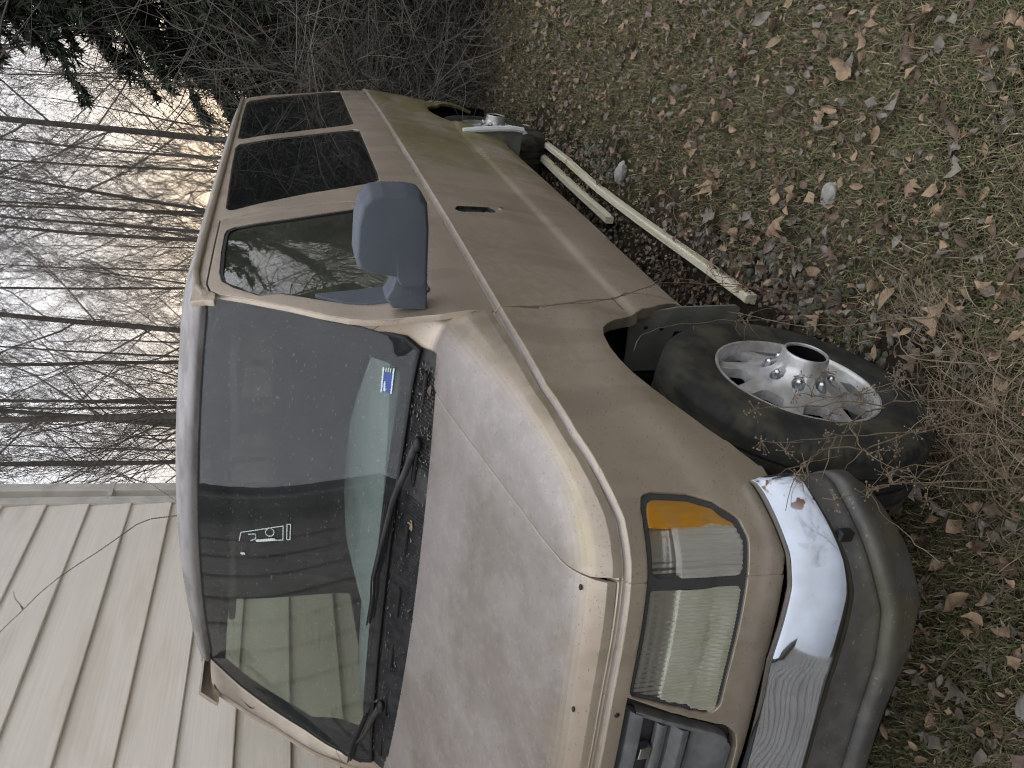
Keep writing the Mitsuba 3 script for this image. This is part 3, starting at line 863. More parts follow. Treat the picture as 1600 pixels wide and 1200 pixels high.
# bumper: chrome face, dark strip, plastic valance
bs = np.r_[np.linspace(-.985, -.62, 36), np.linspace(-.6, .6, 41), np.linspace(.62, .985, 36)]
ab = np.abs(bs)
I = lambda xs_, ys_: np.interp(ab, xs_, ys_)
ztop = I([0, .5, .6, .68, .77, .835, .91, .985], [.664, .668, .676, .668, .660, .668, .694, .722])
zch = I([0, .6, .70, .775, .826, .905, .985], [.566, .560, .553, .550, .568, .617, .665])
zst = I([0, .5, .63, .74, .81, .88, .985], [.470, .467, .465, .478, .512, .546, .592])
zva = I([0, .4, .57, .66, .76, .85, .92, .985], [.372, .368, .356, .347, .346, .388, .440, .50])
fall = I([0, .955, .975, .985], [1, 1, .88, .55])


def rowsB(L):
    P = []
    for o, z in L:
        x, y = plan(bs, -np.asarray(o) * fall - .001)
        P.append(np.stack([x, y, np.broadcast_to(z, bs.shape)], -1))
    P = np.stack(P, 0)
    m = gridmesh(P, flip=True)
    caps = [trimesh.Trimesh(np.vstack([P[:, k], P[:, k].mean(0)]), [[i, (i + 1) % len(L), len(L)] for i in range(len(L))], process=False) for k in (0, -1)]
    return join([m] + caps)


hch = ztop - zch
chrome_rows = [(.012, ztop - .020), (.012, ztop - .003), (.022, ztop), (.032, ztop - .0005), (.038, ztop - .003), (.044, ztop - .010), (.056, ztop - .20 * hch), (.069, ztop - .38 * hch), (.080, ztop - .56 * hch), (.0885, ztop - .72 * hch), (.0940, ztop - .84 * hch), (.0965, ztop - .92 * hch), (.0960, zch + .004), (.091, zch - .001), (.078, zch - .002), (.03, zch)]
part('bumper__chrome_face', rowsB(chrome_rows), 'chrome', 60, label='chrome bumper face with rust at its outer end')
hs = zch - zst
part('bumper__rub_strip', rowsB([(.03, zch + .004), (.075, zch + .001), (.082, zch - .004), (.086, zch - .014), (.090, zst + .45 * hs), (.094, zst + .014), (.096, zst + .003), (.090, zst), (.03, zst)]), 'valance', 50)
hv = zst - zva
part('bumper__valance', rowsB([(.03, zst + .003), (.094, zst - .001), (.108, zst - .005), (.1145, zst - .013), (.116, zst - .025), (.112, zst - .040), (.106, zst - .055), (.100, zst - .55 * hv), (.088, zst - .78 * hv), (.070, zva + .016), (.052, zva + .003), (.040, zva), (.0, zva + .004)]), 'valance', 50, label='dark plastic valance under the chrome bumper, mossy at its outer end')
p = plan(.868, -.093)
part('bumper__retainer_clip', rbox([p[0] - .010, p[1] - .016, .562], [p[0] + .014, p[1] + .004, .594], .004, 2), 'trim_rubber', 40)
rb = box([-.88, 5.28, .42], [.88, 5.46, .62])
part('rear_bumper', rbox([-.92, 5.27, .42], [.92, 5.45, .62], .03), 'chrome', 40)

# underbody, wheel housings, engine bay
part('floor', join([box([-.90, 1.05, .44], [.90, 5.2, .49]), box([-.62, .30, .50], [.62, 1.05, .56]), box([-.80, .30, .56], [-.62, 1.2, 1.0]), box([.62, .30, .56], [.66, 1.2, 1.0]), box([-.80, 1.08, .45], [.80, 1.11, 1.27]), box([-.66, .30, .44], [.66, .34, .98]), box([-.45, .3, .30], [-.36, 5.2, .44]), box([.36, .3, .30], [.45, 5.2, .44])]), 'dark_gap')


def liner(yc, zc, R, x0, x1):
    g = np.linspace(-.10, math.pi + .02, 40)
    P = np.stack([np.stack([0 * g + x, yc + R * np.cos(g), zc + R * np.sin(g)], -1) for x in (x0, x1)], 0)
    return gridmesh(P)


both('wheel_housing', join([liner(.80, .38, .52, .60, .885), box([.60, .3, .43], [.615, 1.3, 1.0])]), 'dark_gap', True)
both('rear_wheel_housing', join([liner(4.42, .36, .49, .58, .965), box([.58, 3.9, .33], [.595, 4.95, .9])]), 'dark_gap', True)

# cabin
dash_prof = [(1.16, 1.05), (1.10, 1.22), (1.13, 1.318), (1.22, 1.345), (1.45, 1.352), (1.62, 1.345), (1.68, 1.325), (1.70, 1.28), (1.69, 1.10), (1.60, .95), (1.60, .6)]
dx = np.linspace(-.86, .86, 24)
P = np.stack([np.stack([dx, 0 * dx + y + (.10 if y < 1.3 else -.02) * dx * dx, 0 * dx + z - .02 * dx * dx], -1) for y, z in dash_prof], 0)
part('dashboard', gridmesh(P), 'cabin_gray', 50, label='pale grey-green dashboard top seen through the windscreen')
cov = [(.62, 1.50), (.45, 1.62), (.30, 1.75), (.15, 1.86), (-.03, 1.905), (-.17, 1.88), (-.24, 1.72), (-.26, 1.4), (-.26, 1.20), (.0, 1.14), (.35, 1.15), (.72, 1.22), (.78, 1.32), (.72, 1.43)]
cvp = rnd(Polygon(cov), .04)
cv, cf = trimesh.creation.triangulate_polygon(cvp.segmentize(.04), engine='earcut')
cm = trimesh.creation.extrude_polygon(cvp.segmentize(.03), .20, engine='earcut')
cv = np.array(cm.vertices)
cv[:, 2] = np.where(cv[:, 2] > .1, 1.372 + .045 * np.clip((cv[:, 1] - 1.18) / .45, 0, 1), 1.20)
part('dashboard__engine_cover', trimesh.Trimesh(cv, cm.faces, process=False), 'cabin_gray', 40)
binn = rbox([.22, 1.58, 1.25], [.60, 1.73, 1.375], .03)
part('dashboard__instrument_hood', binn, 'cabin_dark', 40)
wheelc = np.array([.41, 1.86, 1.27])
tor = trimesh.creation.torus(.19, .016, 40, 10)
tor.apply_transform(trimesh.transformations.rotation_matrix(math.radians(62), [1, 0, 0]))
tor.apply_translation(wheelc)
hubm = rbox(wheelc - [.07, .03, .06], wheelc + [.07, .03, .06], .025)
part('steering_wheel', join([tor, hubm, tube([wheelc - [.18, 0, 0], wheelc + [.18, 0, 0]], .016), tube([wheelc + [0, -.02, 0], wheelc + [0, -.3, -.16]], .03)]), 'cabin_dark', 40)
for x in (.45, -.45):
    st = [rbox([x - .25, 1.98, .75], [x + .25, 2.50, .92], .05), rbox([x - .25, 2.42, .85], [x + .25, 2.57, 1.42], .06), rbox([x - .14, 2.45, 1.44], [x + .14, 2.55, 1.62], .04)]
    part('front_seat', join(st), 'seat_fabric', 40)
for y in (3.2, 4.2):
    part('bench_seat', join([rbox([-.75, y, .75], [.5, y + .5, .92], .05), rbox([-.75, y + .42, .85], [.5, y + .56, 1.40], .05)]), 'seat_fabric', 40)
part('headliner', gridmesh(roof(RU * .97, RW) - np.array([0, 0, .045])), 'headliner', True)
for sg in (1, -1):
    part('door_trim', box([min(sg * .86, sg * .89), 1.25, .5], [max(sg * .86, sg * .89), 2.3, 1.27]), 'cabin_dark')
    wall_in = box([min(sg * .84, sg * .87), 2.35, .5], [max(sg * .84, sg * .87), 5.1, 1.27])
    part('cabin_side_trim', wall_in, 'cabin_dark')
    part('sun_visor', rbox([sg * .38 - .22, 1.60, 1.83], [sg * .38 + .22, 1.78, 1.855], .01, 2), 'headliner', 40)

# wheels


def wheel(cx, cy, cz, spin, first):
    """Alloy wheel with its face towards +X."""
    R = .373

    def tread(r, h, g):
        k = np.arange(len(r))
        sh = np.isin(k, [9, 10, 22, 23])[:, None]
        mid = ((k > 10) & (k < 22))[:, None]
        notch = (np.sin(g * 90 + h * 60) > .35)
        lug = (np.sin(g * 70 + np.sign(h + .12) * h * 180) > .45)
        r = r - np.where(sh & notch, .0055, 0) - np.where(mid & lug & (np.abs(np.mod(k, 4)[:, None] - 0) > .5), .0045, 0)
        return r, h
    out = [(.214, -.012), (.218, -.006), (.226, -.004), (.236, .0035), (.262, .0085), (.290, .0095), (.318, .006), (.336, .0015), (.350, -.006), (.3600, -.016), (.3655, -.026)]
    t = []
    for a in np.linspace(-.034, -.206, 11):
        t.append((.3705 - .006 * ((a + .12) / .09) ** 2, a))
    for gpos in (-.075, -.12, -.165):
        t = [q for q in t if abs(q[1] - gpos) > .006] + [(.369, gpos + .0055), (.3615, gpos + .004), (.3615, gpos - .004), (.369, gpos - .0055)]
    t.sort(key=lambda q: -q[1])
    inner = [(r, -.24 - h) for r, h in out[::-1]]
    prof = out + t + inner
    idx = [i for i in range(len(prof)) if i in (8, 9, 10)]

    def fn(r, h, g):
        rr = r.copy()
        k = np.arange(len(prof))[:, None]
        notch = np.sin(g * 84) > .45
        rr -= np.where(((k >= 9) & (k <= 10)) & notch, .0022, 0)
        hh = h + np.where(((k == 8) | (k == 9)) & notch, -.0015, 0)
        sipe = np.sin(g * 126 + np.floor((h + .3) / .045) * 2.1) > .90
        rr -= np.where((k > 11) & (k < 11 + len(t) - 2) & (r > .366) & sipe, .0025, 0)
        return rr, hh
    ty = lathe(prof, n=504, fn=fn)
    rimp = [(.196, -.20), (.200, -.10), (.203, -.045), (.208, -.030), (.2105, -.014), (.2135, -.005), (.218, -.001), (.2235, -.002), (.2245, -.007), (.221, -.013), (.214, -.016)]
    rim = lathe(rimp, n=120)
    # disc with windows, as a solid
    d_out = [(.0535, .075), (.0565, .0775), (.0595, .0765), (.0615, .070), (.0625, .050), (.066, .035), (.075, .022), (.092, .010), (.118, -.002), (.150, -.013), (.178, -.021), (.196, -.025), (.205, -.030)]
    d_in = [(.205, -.052), (.180, -.047), (.150, -.041), (.115, -.031), (.075, -.012), (.0535, .010)]
    cs = manifold3d.CrossSection([np.array(d_out + d_in)[::-1]])
    dm = manifold3d.Manifold.revolve(cs, 128)
    cuts = []
    for k in range(8):
        a = (k + .5) * 45
        w = Polygon([(.136, -.020), (.141, -.031), (.188, -.053), (.197, -.046), (.200, 0), (.197, .046), (.188, .053), (.141, .031), (.136, .020)]).buffer(-.006).buffer(.006)
        cuts.append(manifold3d.CrossSection([np.array(shapely.geometry.polygon.orient(w).exterior.coords)[:-1]]).extrude(.3).translate([0, 0, -.15]).rotate([0, 0, a]))
        cuts.append(manifold3d.Manifold.cylinder(.06, .0175, .0175, 24).translate([.0825, 0, -.004]).rotate([0, 0, k * 45.0]))
    dm = dm - manifold3d.Manifold.batch_boolean(cuts, manifold3d.OpType.Add)
    mm = dm.to_mesh()
    v = np.array(mm.vert_properties[:, :3])
    disc = trimesh.Trimesh(np.stack([v[:, 2], v[:, 0], v[:, 1]], -1), mm.tri_verts, process=False)
    lugs = []
    for k in range(8):
        a = math.radians(k * 45)
        hx_ = trimesh.creation.cylinder(.0118, .030, sections=6)
        dome = trimesh.creation.icosphere(2, .0095)
        dome.apply_translation([0, 0, .015])
        m = join([hx_, dome])
        m.apply_transform(trimesh.transformations.rotation_matrix(math.pi / 2, [0, 1, 0]))
        m.apply_translation([.008, .0825 * math.cos(a), .0825 * math.sin(a)])
        lugs.append(m)
    hub = lathe([(.0, .004), (.024, .004), (.026, .016), (.034, .016), (.036, .002), (.0528, .002), (.0528, .070)], n=40)
    drum = lathe([(.0, -.075), (.17, -.075), (.18, -.09), (.19, -.2)], n=60)
    M = trimesh.transformations.rotation_matrix(math.radians(spin), [1, 0, 0])
    sc = trimesh.transformations.rotation_matrix(-.03 if first else 0, [0, 0, 1])
    res = {}
    for nm, m in (('tyre', ty), ('rim', rim), ('disc', disc), ('hub', hub), ('brake_drum', drum)):
        m.apply_transform(M)
        m.apply_transform(sc)
        m.apply_translation([cx, cy, cz])
        res[nm] = m
    for m in lugs:
        m.apply_transform(M)
        m.apply_transform(sc)
        m.apply_translation([cx, cy, cz])
    return res, lugs


for nm, cx, cy in (('front', .980, .748), ('rear', .935, 4.42)):
    res, lugs = wheel(cx, cy, .352, 12, nm == 'front')
    for k, fl in enumerate((lambda m: m, flipx)):
        key = nm + '_wheel' + ('' if k == 0 else '_001')
        part(key + '__tyre', fl(res['tyre']), 'tyre', 38, label='bulging black tyre with worn tread' if (k, nm) == (0, 'front') else None)
        part(key + '__rim', fl(res['rim']), 'alloy', 50)
        part(key + '__disc', fl(res['disc']), 'alloy', 40)
        part(key + '__hub', fl(res['hub']), 'dark_gap', 40)
        part(key + '__brake_drum', fl(res['brake_drum']), 'dark_gap', 40)
        if k == 0:
            for m in lugs:
                part(key + '__lug_nut', m, 'lug_metal', 30)

# mud flaps
def flap(x0, x1, y, zt_, zb_, th=.008, lean=.05):
    g = np.linspace(0, 1, 8)
    pts = [(x0, zt_ - .01), (x0 + .01, zt_), (x1, zt_ + .02), (x1 + .035, zb_ + .25), (x1 + .04, zb_ + .02), (x1 + .03, zb_), (x0 + .02, zb_), (x0, zb_ + .03)]
    m = trimesh.creation.extrude_polygon(rnd(Polygon(pts), .008), th, engine='earcut')
    v = np.array(m.vertices)
    w = (zt_ - v[:, 1]) / (zt_ - zb_)
    V = np.stack([v[:, 0], y + v[:, 2] + lean * w ** 2, v[:, 1]], -1)
    return trimesh.Trimesh(V, np.array(m.faces)[:, ::-1], process=False)


fm = flap(.76, .950, 1.195, .640, .255)
both('front_mud_flap', fm, 'flap_rubber', 30, 'grey mud flap with two rivets just behind the front wheel')
for z in (.60, .545):
    c_ = trimesh.creation.icosphere(2, 1.0)
    c_.apply_scale([.007, .004, .007])
    c_.apply_translation([.915, 1.193, z])
    part('front_mud_flap__rivet', c_, 'trim_rubber', True)
rf = flap(.70, .985, 3.86, .62, .30)
both('rear_mud_flap', rf, 'flap_rubber', 30, 'grey splash guard with a pale edge ahead of the rear wheel')
edge_ = tube([[1.022, 3.89, .305], [1.026, 3.88, .37], [1.018, 3.868, .47], [1.0, 3.858, .60], [.985, 3.852, .68]], .017, 8)
part('rear_mud_flap__edge_strip', edge_, 'white_paint', 40)

# mirror on the lawn-side door (and its twin)
sail = rnd(pz([(2.012, 1.604), (2.008, 1.42), (1.965, 1.30), (1.943, 1.283), (1.915, 1.285), (1.888, 1.335), (1.897, 1.40), (1.908, 1.458), (1.936, 1.524), (1.99, 1.588)]), .004)
sm = panel(sail, skin(.006), SG, TG, .02)
hou = Polygon([(1.062, 1.405), (1.068, 1.475), (1.080, 1.508), (1.11, 1.519), (1.20, 1.521), (1.252, 1.513), (1.280, 1.492), (1.288, 1.46), (1.293, 1.40), (1.290, 1.365), (1.270, 1.345), (1.20, 1.333), (1.09, 1.324), (1.05, 1.320), (1.035, 1.330), (1.035, 1.39), (1.05, 1.400)])


def shell(poly, y0, y1, r):
    """Rounded slab with the outline poly in (X, Z): front rounded by r."""
    poly = poly.buffer(-.006).buffer(.006)
    ring = np.array(poly.exterior.segmentize(.006).coords)[:-1]
    if not poly.exterior.is_ccw:
        ring = ring[::-1]
    n_ = len(ring)
    c0 = np.array(poly.centroid.coords[0])
    tg = np.roll(ring, -1, 0) - np.roll(ring, 1, 0)
    tg /= np.linalg.norm(tg, axis=1, keepdims=True)
    inw = np.stack([-tg[:, 1], tg[:, 0]], -1)
    hw_ = .5 * np.linalg.norm(ring.max(0) - ring.min(0))
    body_ = [np.column_stack([ring[:, 0], np.full(n_, y1), ring[:, 1]])]
    for a in np.r_[np.linspace(0, math.pi / 2, 9), 2, 3, 4]:
        if a > 1.6:
            q, yy_ = {2: .62, 3: .36, 4: .14}[int(a)], y0 - .004 * (1 - {2: .62, 3: .36, 4: .14}[int(a)] ** 2)
        else:
            q, yy_ = 1 - .42 * r / .034 * (1 - math.cos(a)) * .42, y0 + r * (1 - math.sin(a))
        body_.append(np.column_stack([c0[0] + (ring[:, 0] - c0[0]) * q, np.full(n_, yy_), c0[1] + (ring[:, 1] - c0[1]) * q]))
    cen = np.array([c0[0], y0 + .002, c0[1]])
    P_ = np.stack(body_, 0)
    m = gridmesh(P_, True, flip=True)
    tip = trimesh.Trimesh(np.vstack([P_[-1], cen - [0, .006, 0]]), [[i, (i + 1) % n_, n_] for i in range(n_)], process=False)
    bk = trimesh.Trimesh(np.vstack([P_[0], P_[0].mean(0)]), [[(i + 1) % n_, i, n_] for i in range(n_)], process=False)
    return join([m, tip, bk])


hm = shell(rnd(hou.buffer(.0), .018), 1.085, 1.20, .026)
arm = shell(Polygon([(.955, 1.305), (.955, 1.405), (.985, 1.425), (1.01, 1.412), (1.05, 1.402), (1.06, 1.39), (1.06, 1.318), (1.0, 1.308)]), 1.135, 1.215, .025)
gmir = trimesh.creation.extrude_polygon(hou.buffer(-.014), .003, engine='earcut')
gv = np.array(gmir.vertices)
gmir = trimesh.Trimesh(np.stack([gv[:, 0], 1.2005 + gv[:, 2], gv[:, 1]], -1), np.array(gmir.faces)[:, ::-1], process=False)
for k, fl in enumerate((lambda m: m, flipx)):
    key = 'side_mirror' + ('' if k == 0 else '_001')
    part(key + '__housing', fl(hm), 'gray_plastic', 80, label='faded blue-grey mirror housing' if k == 0 else None)
    part(key + '__arm', fl(arm), 'gray_plastic', 50)
    part(key + '__sail_plate', fl(sm), 'gray_plastic', 50)
    part(key + '__glass', fl(gmir), 'lug_metal', 30)

# wipers
def on_glass(x, v, o=0.0):
    return glass(np.array([x]), np.array([v]))[0] + np.array([0, -.80, .58]) * o


for nm, way, blade in ((0, [(.5844, -.1023), (.4944, -.0773), (.3859, -.0384), (.2031, -.008), (.0727, .0107)], [(.36, -.012), (.203, -.006), (.0727, .012), (-.014, .004), (-.12, .012)]),
                       (1, [(-.4846, -.0849), (-.56, -.055), (-.6826, -.0143), (-.76, .03)], [(-.58, -.01), (-.6826, .02), (-.78, .055), (-.8756, .0786)])):
    key = 'wiper' + ('' if nm == 0 else '_001')
    wp_ = np.array([on_glass(x, v, .020) for x, v in way])
    pts = even(wp_, 18)
    part(key + '__arm', tube(pts, np.linspace(.0125, .0050, 18), 8), 'black_plastic', 50, label='wiper arm on the lawn side, its pivot cap nearest the wing' if nm == 0 else None)
    p0 = wp_[0] - [0, 0, .004]
    cap_ = trimesh.creation.icosphere(2, 1.0)
    cap_.apply_scale([.023, .020, .013])
    cap_.apply_translation(p0)
    part(key + '__pivot_cap', cap_, 'trim_rubber', True)
    bp = even(np.array([on_glass(x, v, .010) for x, v in blade]), 20)
    part(key + '__blade', join([tube(bp, .0050, 6), tube(bp + np.array([0, -.008, .010]), .0032, 5)]), 'trim_rubber', 50)

# stickers on the inside of the windscreen
def decal(pts, o=.006):
    pts = np.array(pts, float)
    return glass(pts[:, 0], pts[:, 1]) + np.array([0, .80, -.58]) * -.0012


def patch(x0, x1, v0, v1, skew=0):
    P_ = decal([(x0, v0), (x1, v0), (x1 + skew, v1), (x0 + skew, v1)])
    return trimesh.Trimesh(P_, [[0, 1, 2], [0, 2, 3]], process=False)


QU = [(.6907, .0943), (.7679, .1007), (.775, .0503), (.6957, .045)]      # the sticker's corners on the glass


def inq(a, b):
    q = np.array(QU)
    return (1 - b) * ((1 - a) * q[0] + a * q[1]) + b * ((1 - a) * q[3] + a * q[2])


def qpatch(a0, a1, b0, b1, o=0.0):
    P_ = decal([inq(a0, b0), inq(a0, b1), inq(a1, b1), inq(a1, b0)]) + np.array([0, .80, -.58]) * -o
    return trimesh.Trimesh(P_, [[0, 1, 2], [0, 2, 3]], process=False)


part('parking_sticker', qpatch(.02, .80, .12, .88), 'sticker_blue', False, label='small blue and white striped sticker low in the windscreen corner')
part('parking_sticker__stripe', join([qpatch(0, 1, 0, .13, .0004), qpatch(0, 1, .88, 1, .0004), qpatch(.06, .66, .24, .38, .0004), qpatch(.06, .50, .44, .48, .0004)] + [qpatch(.82, .99, b, b + .07, .0004) for b in (.26, .46, .66)]), 'sticker_white', False)


def stroke(pts, w=.0030, o=0.0):
    """A line drawn on the glass, through (X, v) points; v runs .72 m up the glass."""
    P_ = np.array(pts, float) * [1, .72]
    L = LineString(P_).buffer(w / 2, quad_segs=3)
    v, f = trimesh.creation.triangulate_polygon(L, engine='earcut')
    return trimesh.Trimesh(decal(np.array(v) / [1, .72]) - np.array([0, .80, -.58]) * o, f, process=False)


ET = [(-.0059, .7299), (.0325, .7201), (.1325, .4896), (.0772, .4876), (.0278, .632)]
CC = [(.1026, .5487), (.0996, .5399), (.0928, .5364), (.084, .539), (.0755, .5471), (.0697, .5586), (.0681, .5704), (.0711, .5792), (.078, .5827), (.0869, .58), (.0953, .5718)]
part('windscreen_decal', join([stroke(ET), stroke([(.1447, .4701), (.1501, .4519), (.0901, .45), (.0848, .4674), (.1447, .4701)]), stroke(CC), stroke([(.0389, .6778), (.0528, .64), (.0455, .6343), (.0342, .6365), (.0168, .6644)]), stroke([(.0285, .629), (.065, .5338)], .0095, .0004), stroke([(-.056, .716), (-.05, .700)], .009)]), 'etched', False, label='etched outline mark in the middle of the windscreen')

# ---------------------------------------------------------------- ground
def gz(x, y):
    """Height of the ground."""
    p = np.stack([np.asarray(x, float), np.asarray(y, float), 0 * np.asarray(x, float)], -1)
    z = (meshkit.fbm(p * 1.7, 3, seed=2) - .5) * .05 * sstep(.9, 1.6, np.abs(p[..., 0]) + .35 * np.maximum(0, -p[..., 1]))
    return z - .004


gx = np.r_[-150, -80, -40, -22, -14, -9, -6, -4, np.arange(-3, 4.6, .06), 5, 6, 7.5, 10, 14, 22, 40, 80, 150]
gy = np.r_[-150, -80, -40, -22, -14, -9, -6, -4, -3, np.arange(-2, 7.6, .06), 8.5, 10, 12, 15, 20, 30, 50, 90, 150]
GX, GY = np.meshgrid(gx, gy, indexing='ij')
add('ground', gridmesh(np.stack([GX, GY, gz(GX, GY)], -1)), 'soil', True, kind='structure', label='dark soil under the grass and leaf litter')


def scatter(n, x0, x1, y0, y1, ok=None):
    x, y = rng.uniform(x0, x1, n), rng.uniform(y0, y1, n)
    if ok is not None:
        m = ok(x, y)
        x, y = x[m], y[m]
    return x, y


def on_lawn(x, y):
    return ~((x < .93) & (x > -.98) & (y > .62) & (y < 5.3))


def rotz(a):
    c, s = math.cos(a), math.sin(a)
    return np.array([[c, -s, 0], [s, c, 0], [0, 0, 1.0]])


# ---------------------------------------------------------------- grass: instanced patches
def grass_patch(seed, n, size, tall=1.0):
    r = np.random.default_rng(seed)
    x, y = r.uniform(-size / 2, size / 2, n), r.uniform(-size / 2, size / 2, n)
    L = r.uniform(.022, .070, n) * tall
    w = r.uniform(.0010, .0021, n)
    az = r.uniform(0, 2 * np.pi, n)
    t0 = np.radians(r.uniform(5, 65, n))
    t1 = t0 + np.radians(r.uniform(10, 70, n))
    dirn = np.stack([np.cos(az), np.sin(az), 0 * az], -1)
    sd = np.stack([-np.sin(az), np.cos(az), 0 * az], -1)
    b = np.stack([x, y, np.full(n, -.006)], -1)
    m = b + dirn * (np.sin(t0) * L * .5)[:, None] + np.array([0, 0, 1]) * (np.cos(t0) * L * .5)[:, None]
    e = m + dirn * (np.sin(t1) * L * .5)[:, None] + np.array([0, 0, 1]) * (np.cos(t1) * L * .5)[:, None]
    e[:, 2] = np.maximum(e[:, 2], .001)
    V = np.stack([b - sd * w[:, None], b + sd * w[:, None], m - sd * w[:, None] * .9, m + sd * w[:, None] * .9, e], 1).reshape(-1, 3)
    k = np.arange(n)[:, None] * 5
    F = np.concatenate([k + [0, 1, 3], k + [0, 3, 2], k + [2, 3, 4]], 1).reshape(-1, 3)
    pal = np.array([(.054, .066, .026), (.074, .084, .034), (.044, .050, .022), (.118, .100, .056), (.155, .122, .078), (.100, .075, .050), (.230, .185, .125)])
    pr = np.array([.17, .15, .11, .18, .16, .15, .08])
    c = pal[r.choice(len(pal), n, p=pr)] * r.uniform(.95, 2.0, (n, 1))
    return trimesh.Trimesh(V, F, process=False), np.repeat(c, 5, 0)


for k in range(3):
    m, c = grass_patch(10 + k, 3000, .55)
    scene[f'turf_{k}'] = {'type': 'shapegroup', 'turf': mikit.ply(m, 'grass_blade', color=c)}
n = 0
for ix in np.arange(-1.6, 4.4, .33):
    for iy in np.arange(-1.6, 7.4, .33):
        x, y = ix + rng.uniform(-.1, .1), iy + rng.uniform(-.1, .1)
        if not on_lawn(x - .2, y) or (x < 1.10 and (.95 < y < 1.9)) or (x < 1.06 and 1.9 <= y < 4.9):
            continue
        n += 1
        scene[f'grass__{n:03d}'] = {'type': 'instance', 'group': {'type': 'ref', 'id': f'turf_{rng.integers(3)}'},
                                    'to_world': T().translate([x, y, float(gz(x, y)) + .004]).rotate([0, 0, 1], float(rng.uniform(0, 360))).scale([1, 1, float(rng.uniform(.75, 1.15))])}
tag('grass', 'short dormant grass mixed green and straw across the lawn', None, None, 'stuff')

# ---------------------------------------------------------------- fallen leaves
def leaf(kind, seed):
    """One curled dead leaf about 1 long, its stalk at the origin."""
    r = np.random.default_rng(seed)
    n = {'oak': 12, 'plain': 8, 'scrap': 5}[kind]
    t = np.linspace(0, 1, n)
    if kind == 'oak':
        w = .30 * np.sin(np.pi * np.clip(t, 0, 1) ** .75) * (1 + .55 * np.sin(t * 2 * np.pi * 3.4 + r.uniform(-.4, .4))) + .012
    elif kind == 'plain':
        w = .21 * np.sin(np.pi * t ** .85) + .01
    else:
        w = .33 * np.sin(np.pi * t) * r.uniform(.6, 1.3, n) + .02
    cu, be, tw = r.uniform(.4, 2.6) * r.choice([1, 1, -1]), r.uniform(-.25, .5), r.uniform(-.8, .8)
    rows_ = []
    for s in (-1, -.5, 0, .5, 1):
        yy = w * s * (1 + r.uniform(-.06, .06, n))
        zz = cu * yy ** 2 * 1.4 + be * (t - .5) ** 2 * 2 + tw * (t - .5) * yy + .02 * r.normal(size=n) * abs(s)
        rows_.append(np.stack([t - .06 * (abs(s) == 1), yy, zz], -1))
    if kind == 'scrap':
        rows_ = rows_[::2]
    P_ = np.stack(rows_, 0)
    P_[..., 2] -= P_[..., 2].min() * .8
    return gridmesh(P_)


LEAVES = [('oak', leaf('oak', s)) for s in range(5)] + [('plain', leaf('plain', 20 + s)) for s in range(4)]
LPLY = {}


def leaf_dict(i, bs):
    if (i, bs) not in LPLY:
        LPLY[i, bs] = mikit.ply(LEAVES[i][1], bs, smooth=True)
    return LPLY[i, bs]


def put_leaf(x, y, size, i, bs, yaw, tilt, roll, label, group, z=0.0, key='fallen_leaf'):
    k = number(key)
    scene[k] = {**leaf_dict(i, bs), 'to_world': T().translate([float(x), float(y), float(gz(x, y)) + .012 + z]).rotate([0, 0, 1], float(yaw)).rotate([0, 1, 0], float(tilt)).rotate([1, 0, 0], float(roll)).scale(float(size))}
    tag(k, label, 'leaf', group)
    return k


special = [(1.155, .673, .135, 0, 'leaf_tan', 20, 'large tan oak leaf lying in the grass beside the front wheel'),
           (1.10, .70, .10, 2, 'leaf_brown', 200, 'dark reddish leaf tucked beside the large tan oak leaf by the front wheel'),
           (1.20, 1.942, .15, 1, 'leaf_tan', 60, 'tan oak leaf on the lawn farther out than the mud flap, lobes curled'),
           (1.10, 1.91, .13, 3, 'leaf_gray', 100, 'grey-brown oak leaf just inside the curled tan oak leaf on the lawn'),
           (1.162, 1.50, .11, 4, 'leaf_tan', 330, 'light tan pointed oak leaf at the edge of the gravel by the wheel'),
           (1.232, 1.18, .10, 0, 'leaf_brown', 250, 'rusty brown leaf on the gravel nearest the top of the front wheel'),
           (1.714, 1.357, .17, 6, 'leaf_tan', 75, 'long tan folded leaf in the grass well out on the lawn'),
           (1.311, 3.248, .13, 2, 'leaf_tan', 10, 'pale tan oak leaf far along the lawn level with the van door'),
           (1.846, 1.904, .12, 6, 'leaf_gray', 120, 'pale grey leaf near the outer edge of the lawn in view'),
           (.637, .253, .11, 8, 'leaf_tan', 160, 'orange-tan leaf in front of the bumper valance')]
for x, y, s, i, bs, yaw, lab in special:
    put_leaf(x, y, s * .82, i, bs, yaw, rng.uniform(-16, 16), rng.uniform(-22, 22), lab, None, .036)
kinds = {'leaf_tan': 'tan', 'leaf_brown': 'dark brown', 'leaf_gray': 'greyish'}
cx, cy = scatter(900, .25, 3.0, -.55, 5.4, on_lawn)
dist = np.hypot(cx - CAM[0], cy - CAM[1])
vis = (cx - CAM[0]) * -.47 + (cy - CAM[1]) * .88 > .85
cx, cy, dist = cx[vis], cy[vis], dist[vis]
keep = np.argsort(dist)[:290]
for j in keep:
    i = int(rng.integers(len(LEAVES)))
    bs = ['leaf_tan', 'leaf_brown', 'leaf_gray'][int(rng.choice(3, p=[.30, .40, .30]))]
    nm = f'{kinds[bs]} {"lobed oak" if LEAVES[i][0] == "oak" else "narrow pointed"} leaf curled in the grass of the lawn'
    put_leaf(cx[j], cy[j], .032 + .05 * rng.random() ** 1.5, i, bs, rng.uniform(0, 360), rng.normal() * 28, rng.normal() * 38, nm, 'dead leaves scattered over the lawn', .016)
# the rest: litter
bits = [leaf('scrap', 50 + s) for s in range(8)] + [LEAVES[5][1], LEAVES[6][1], LEAVES[1][1]]


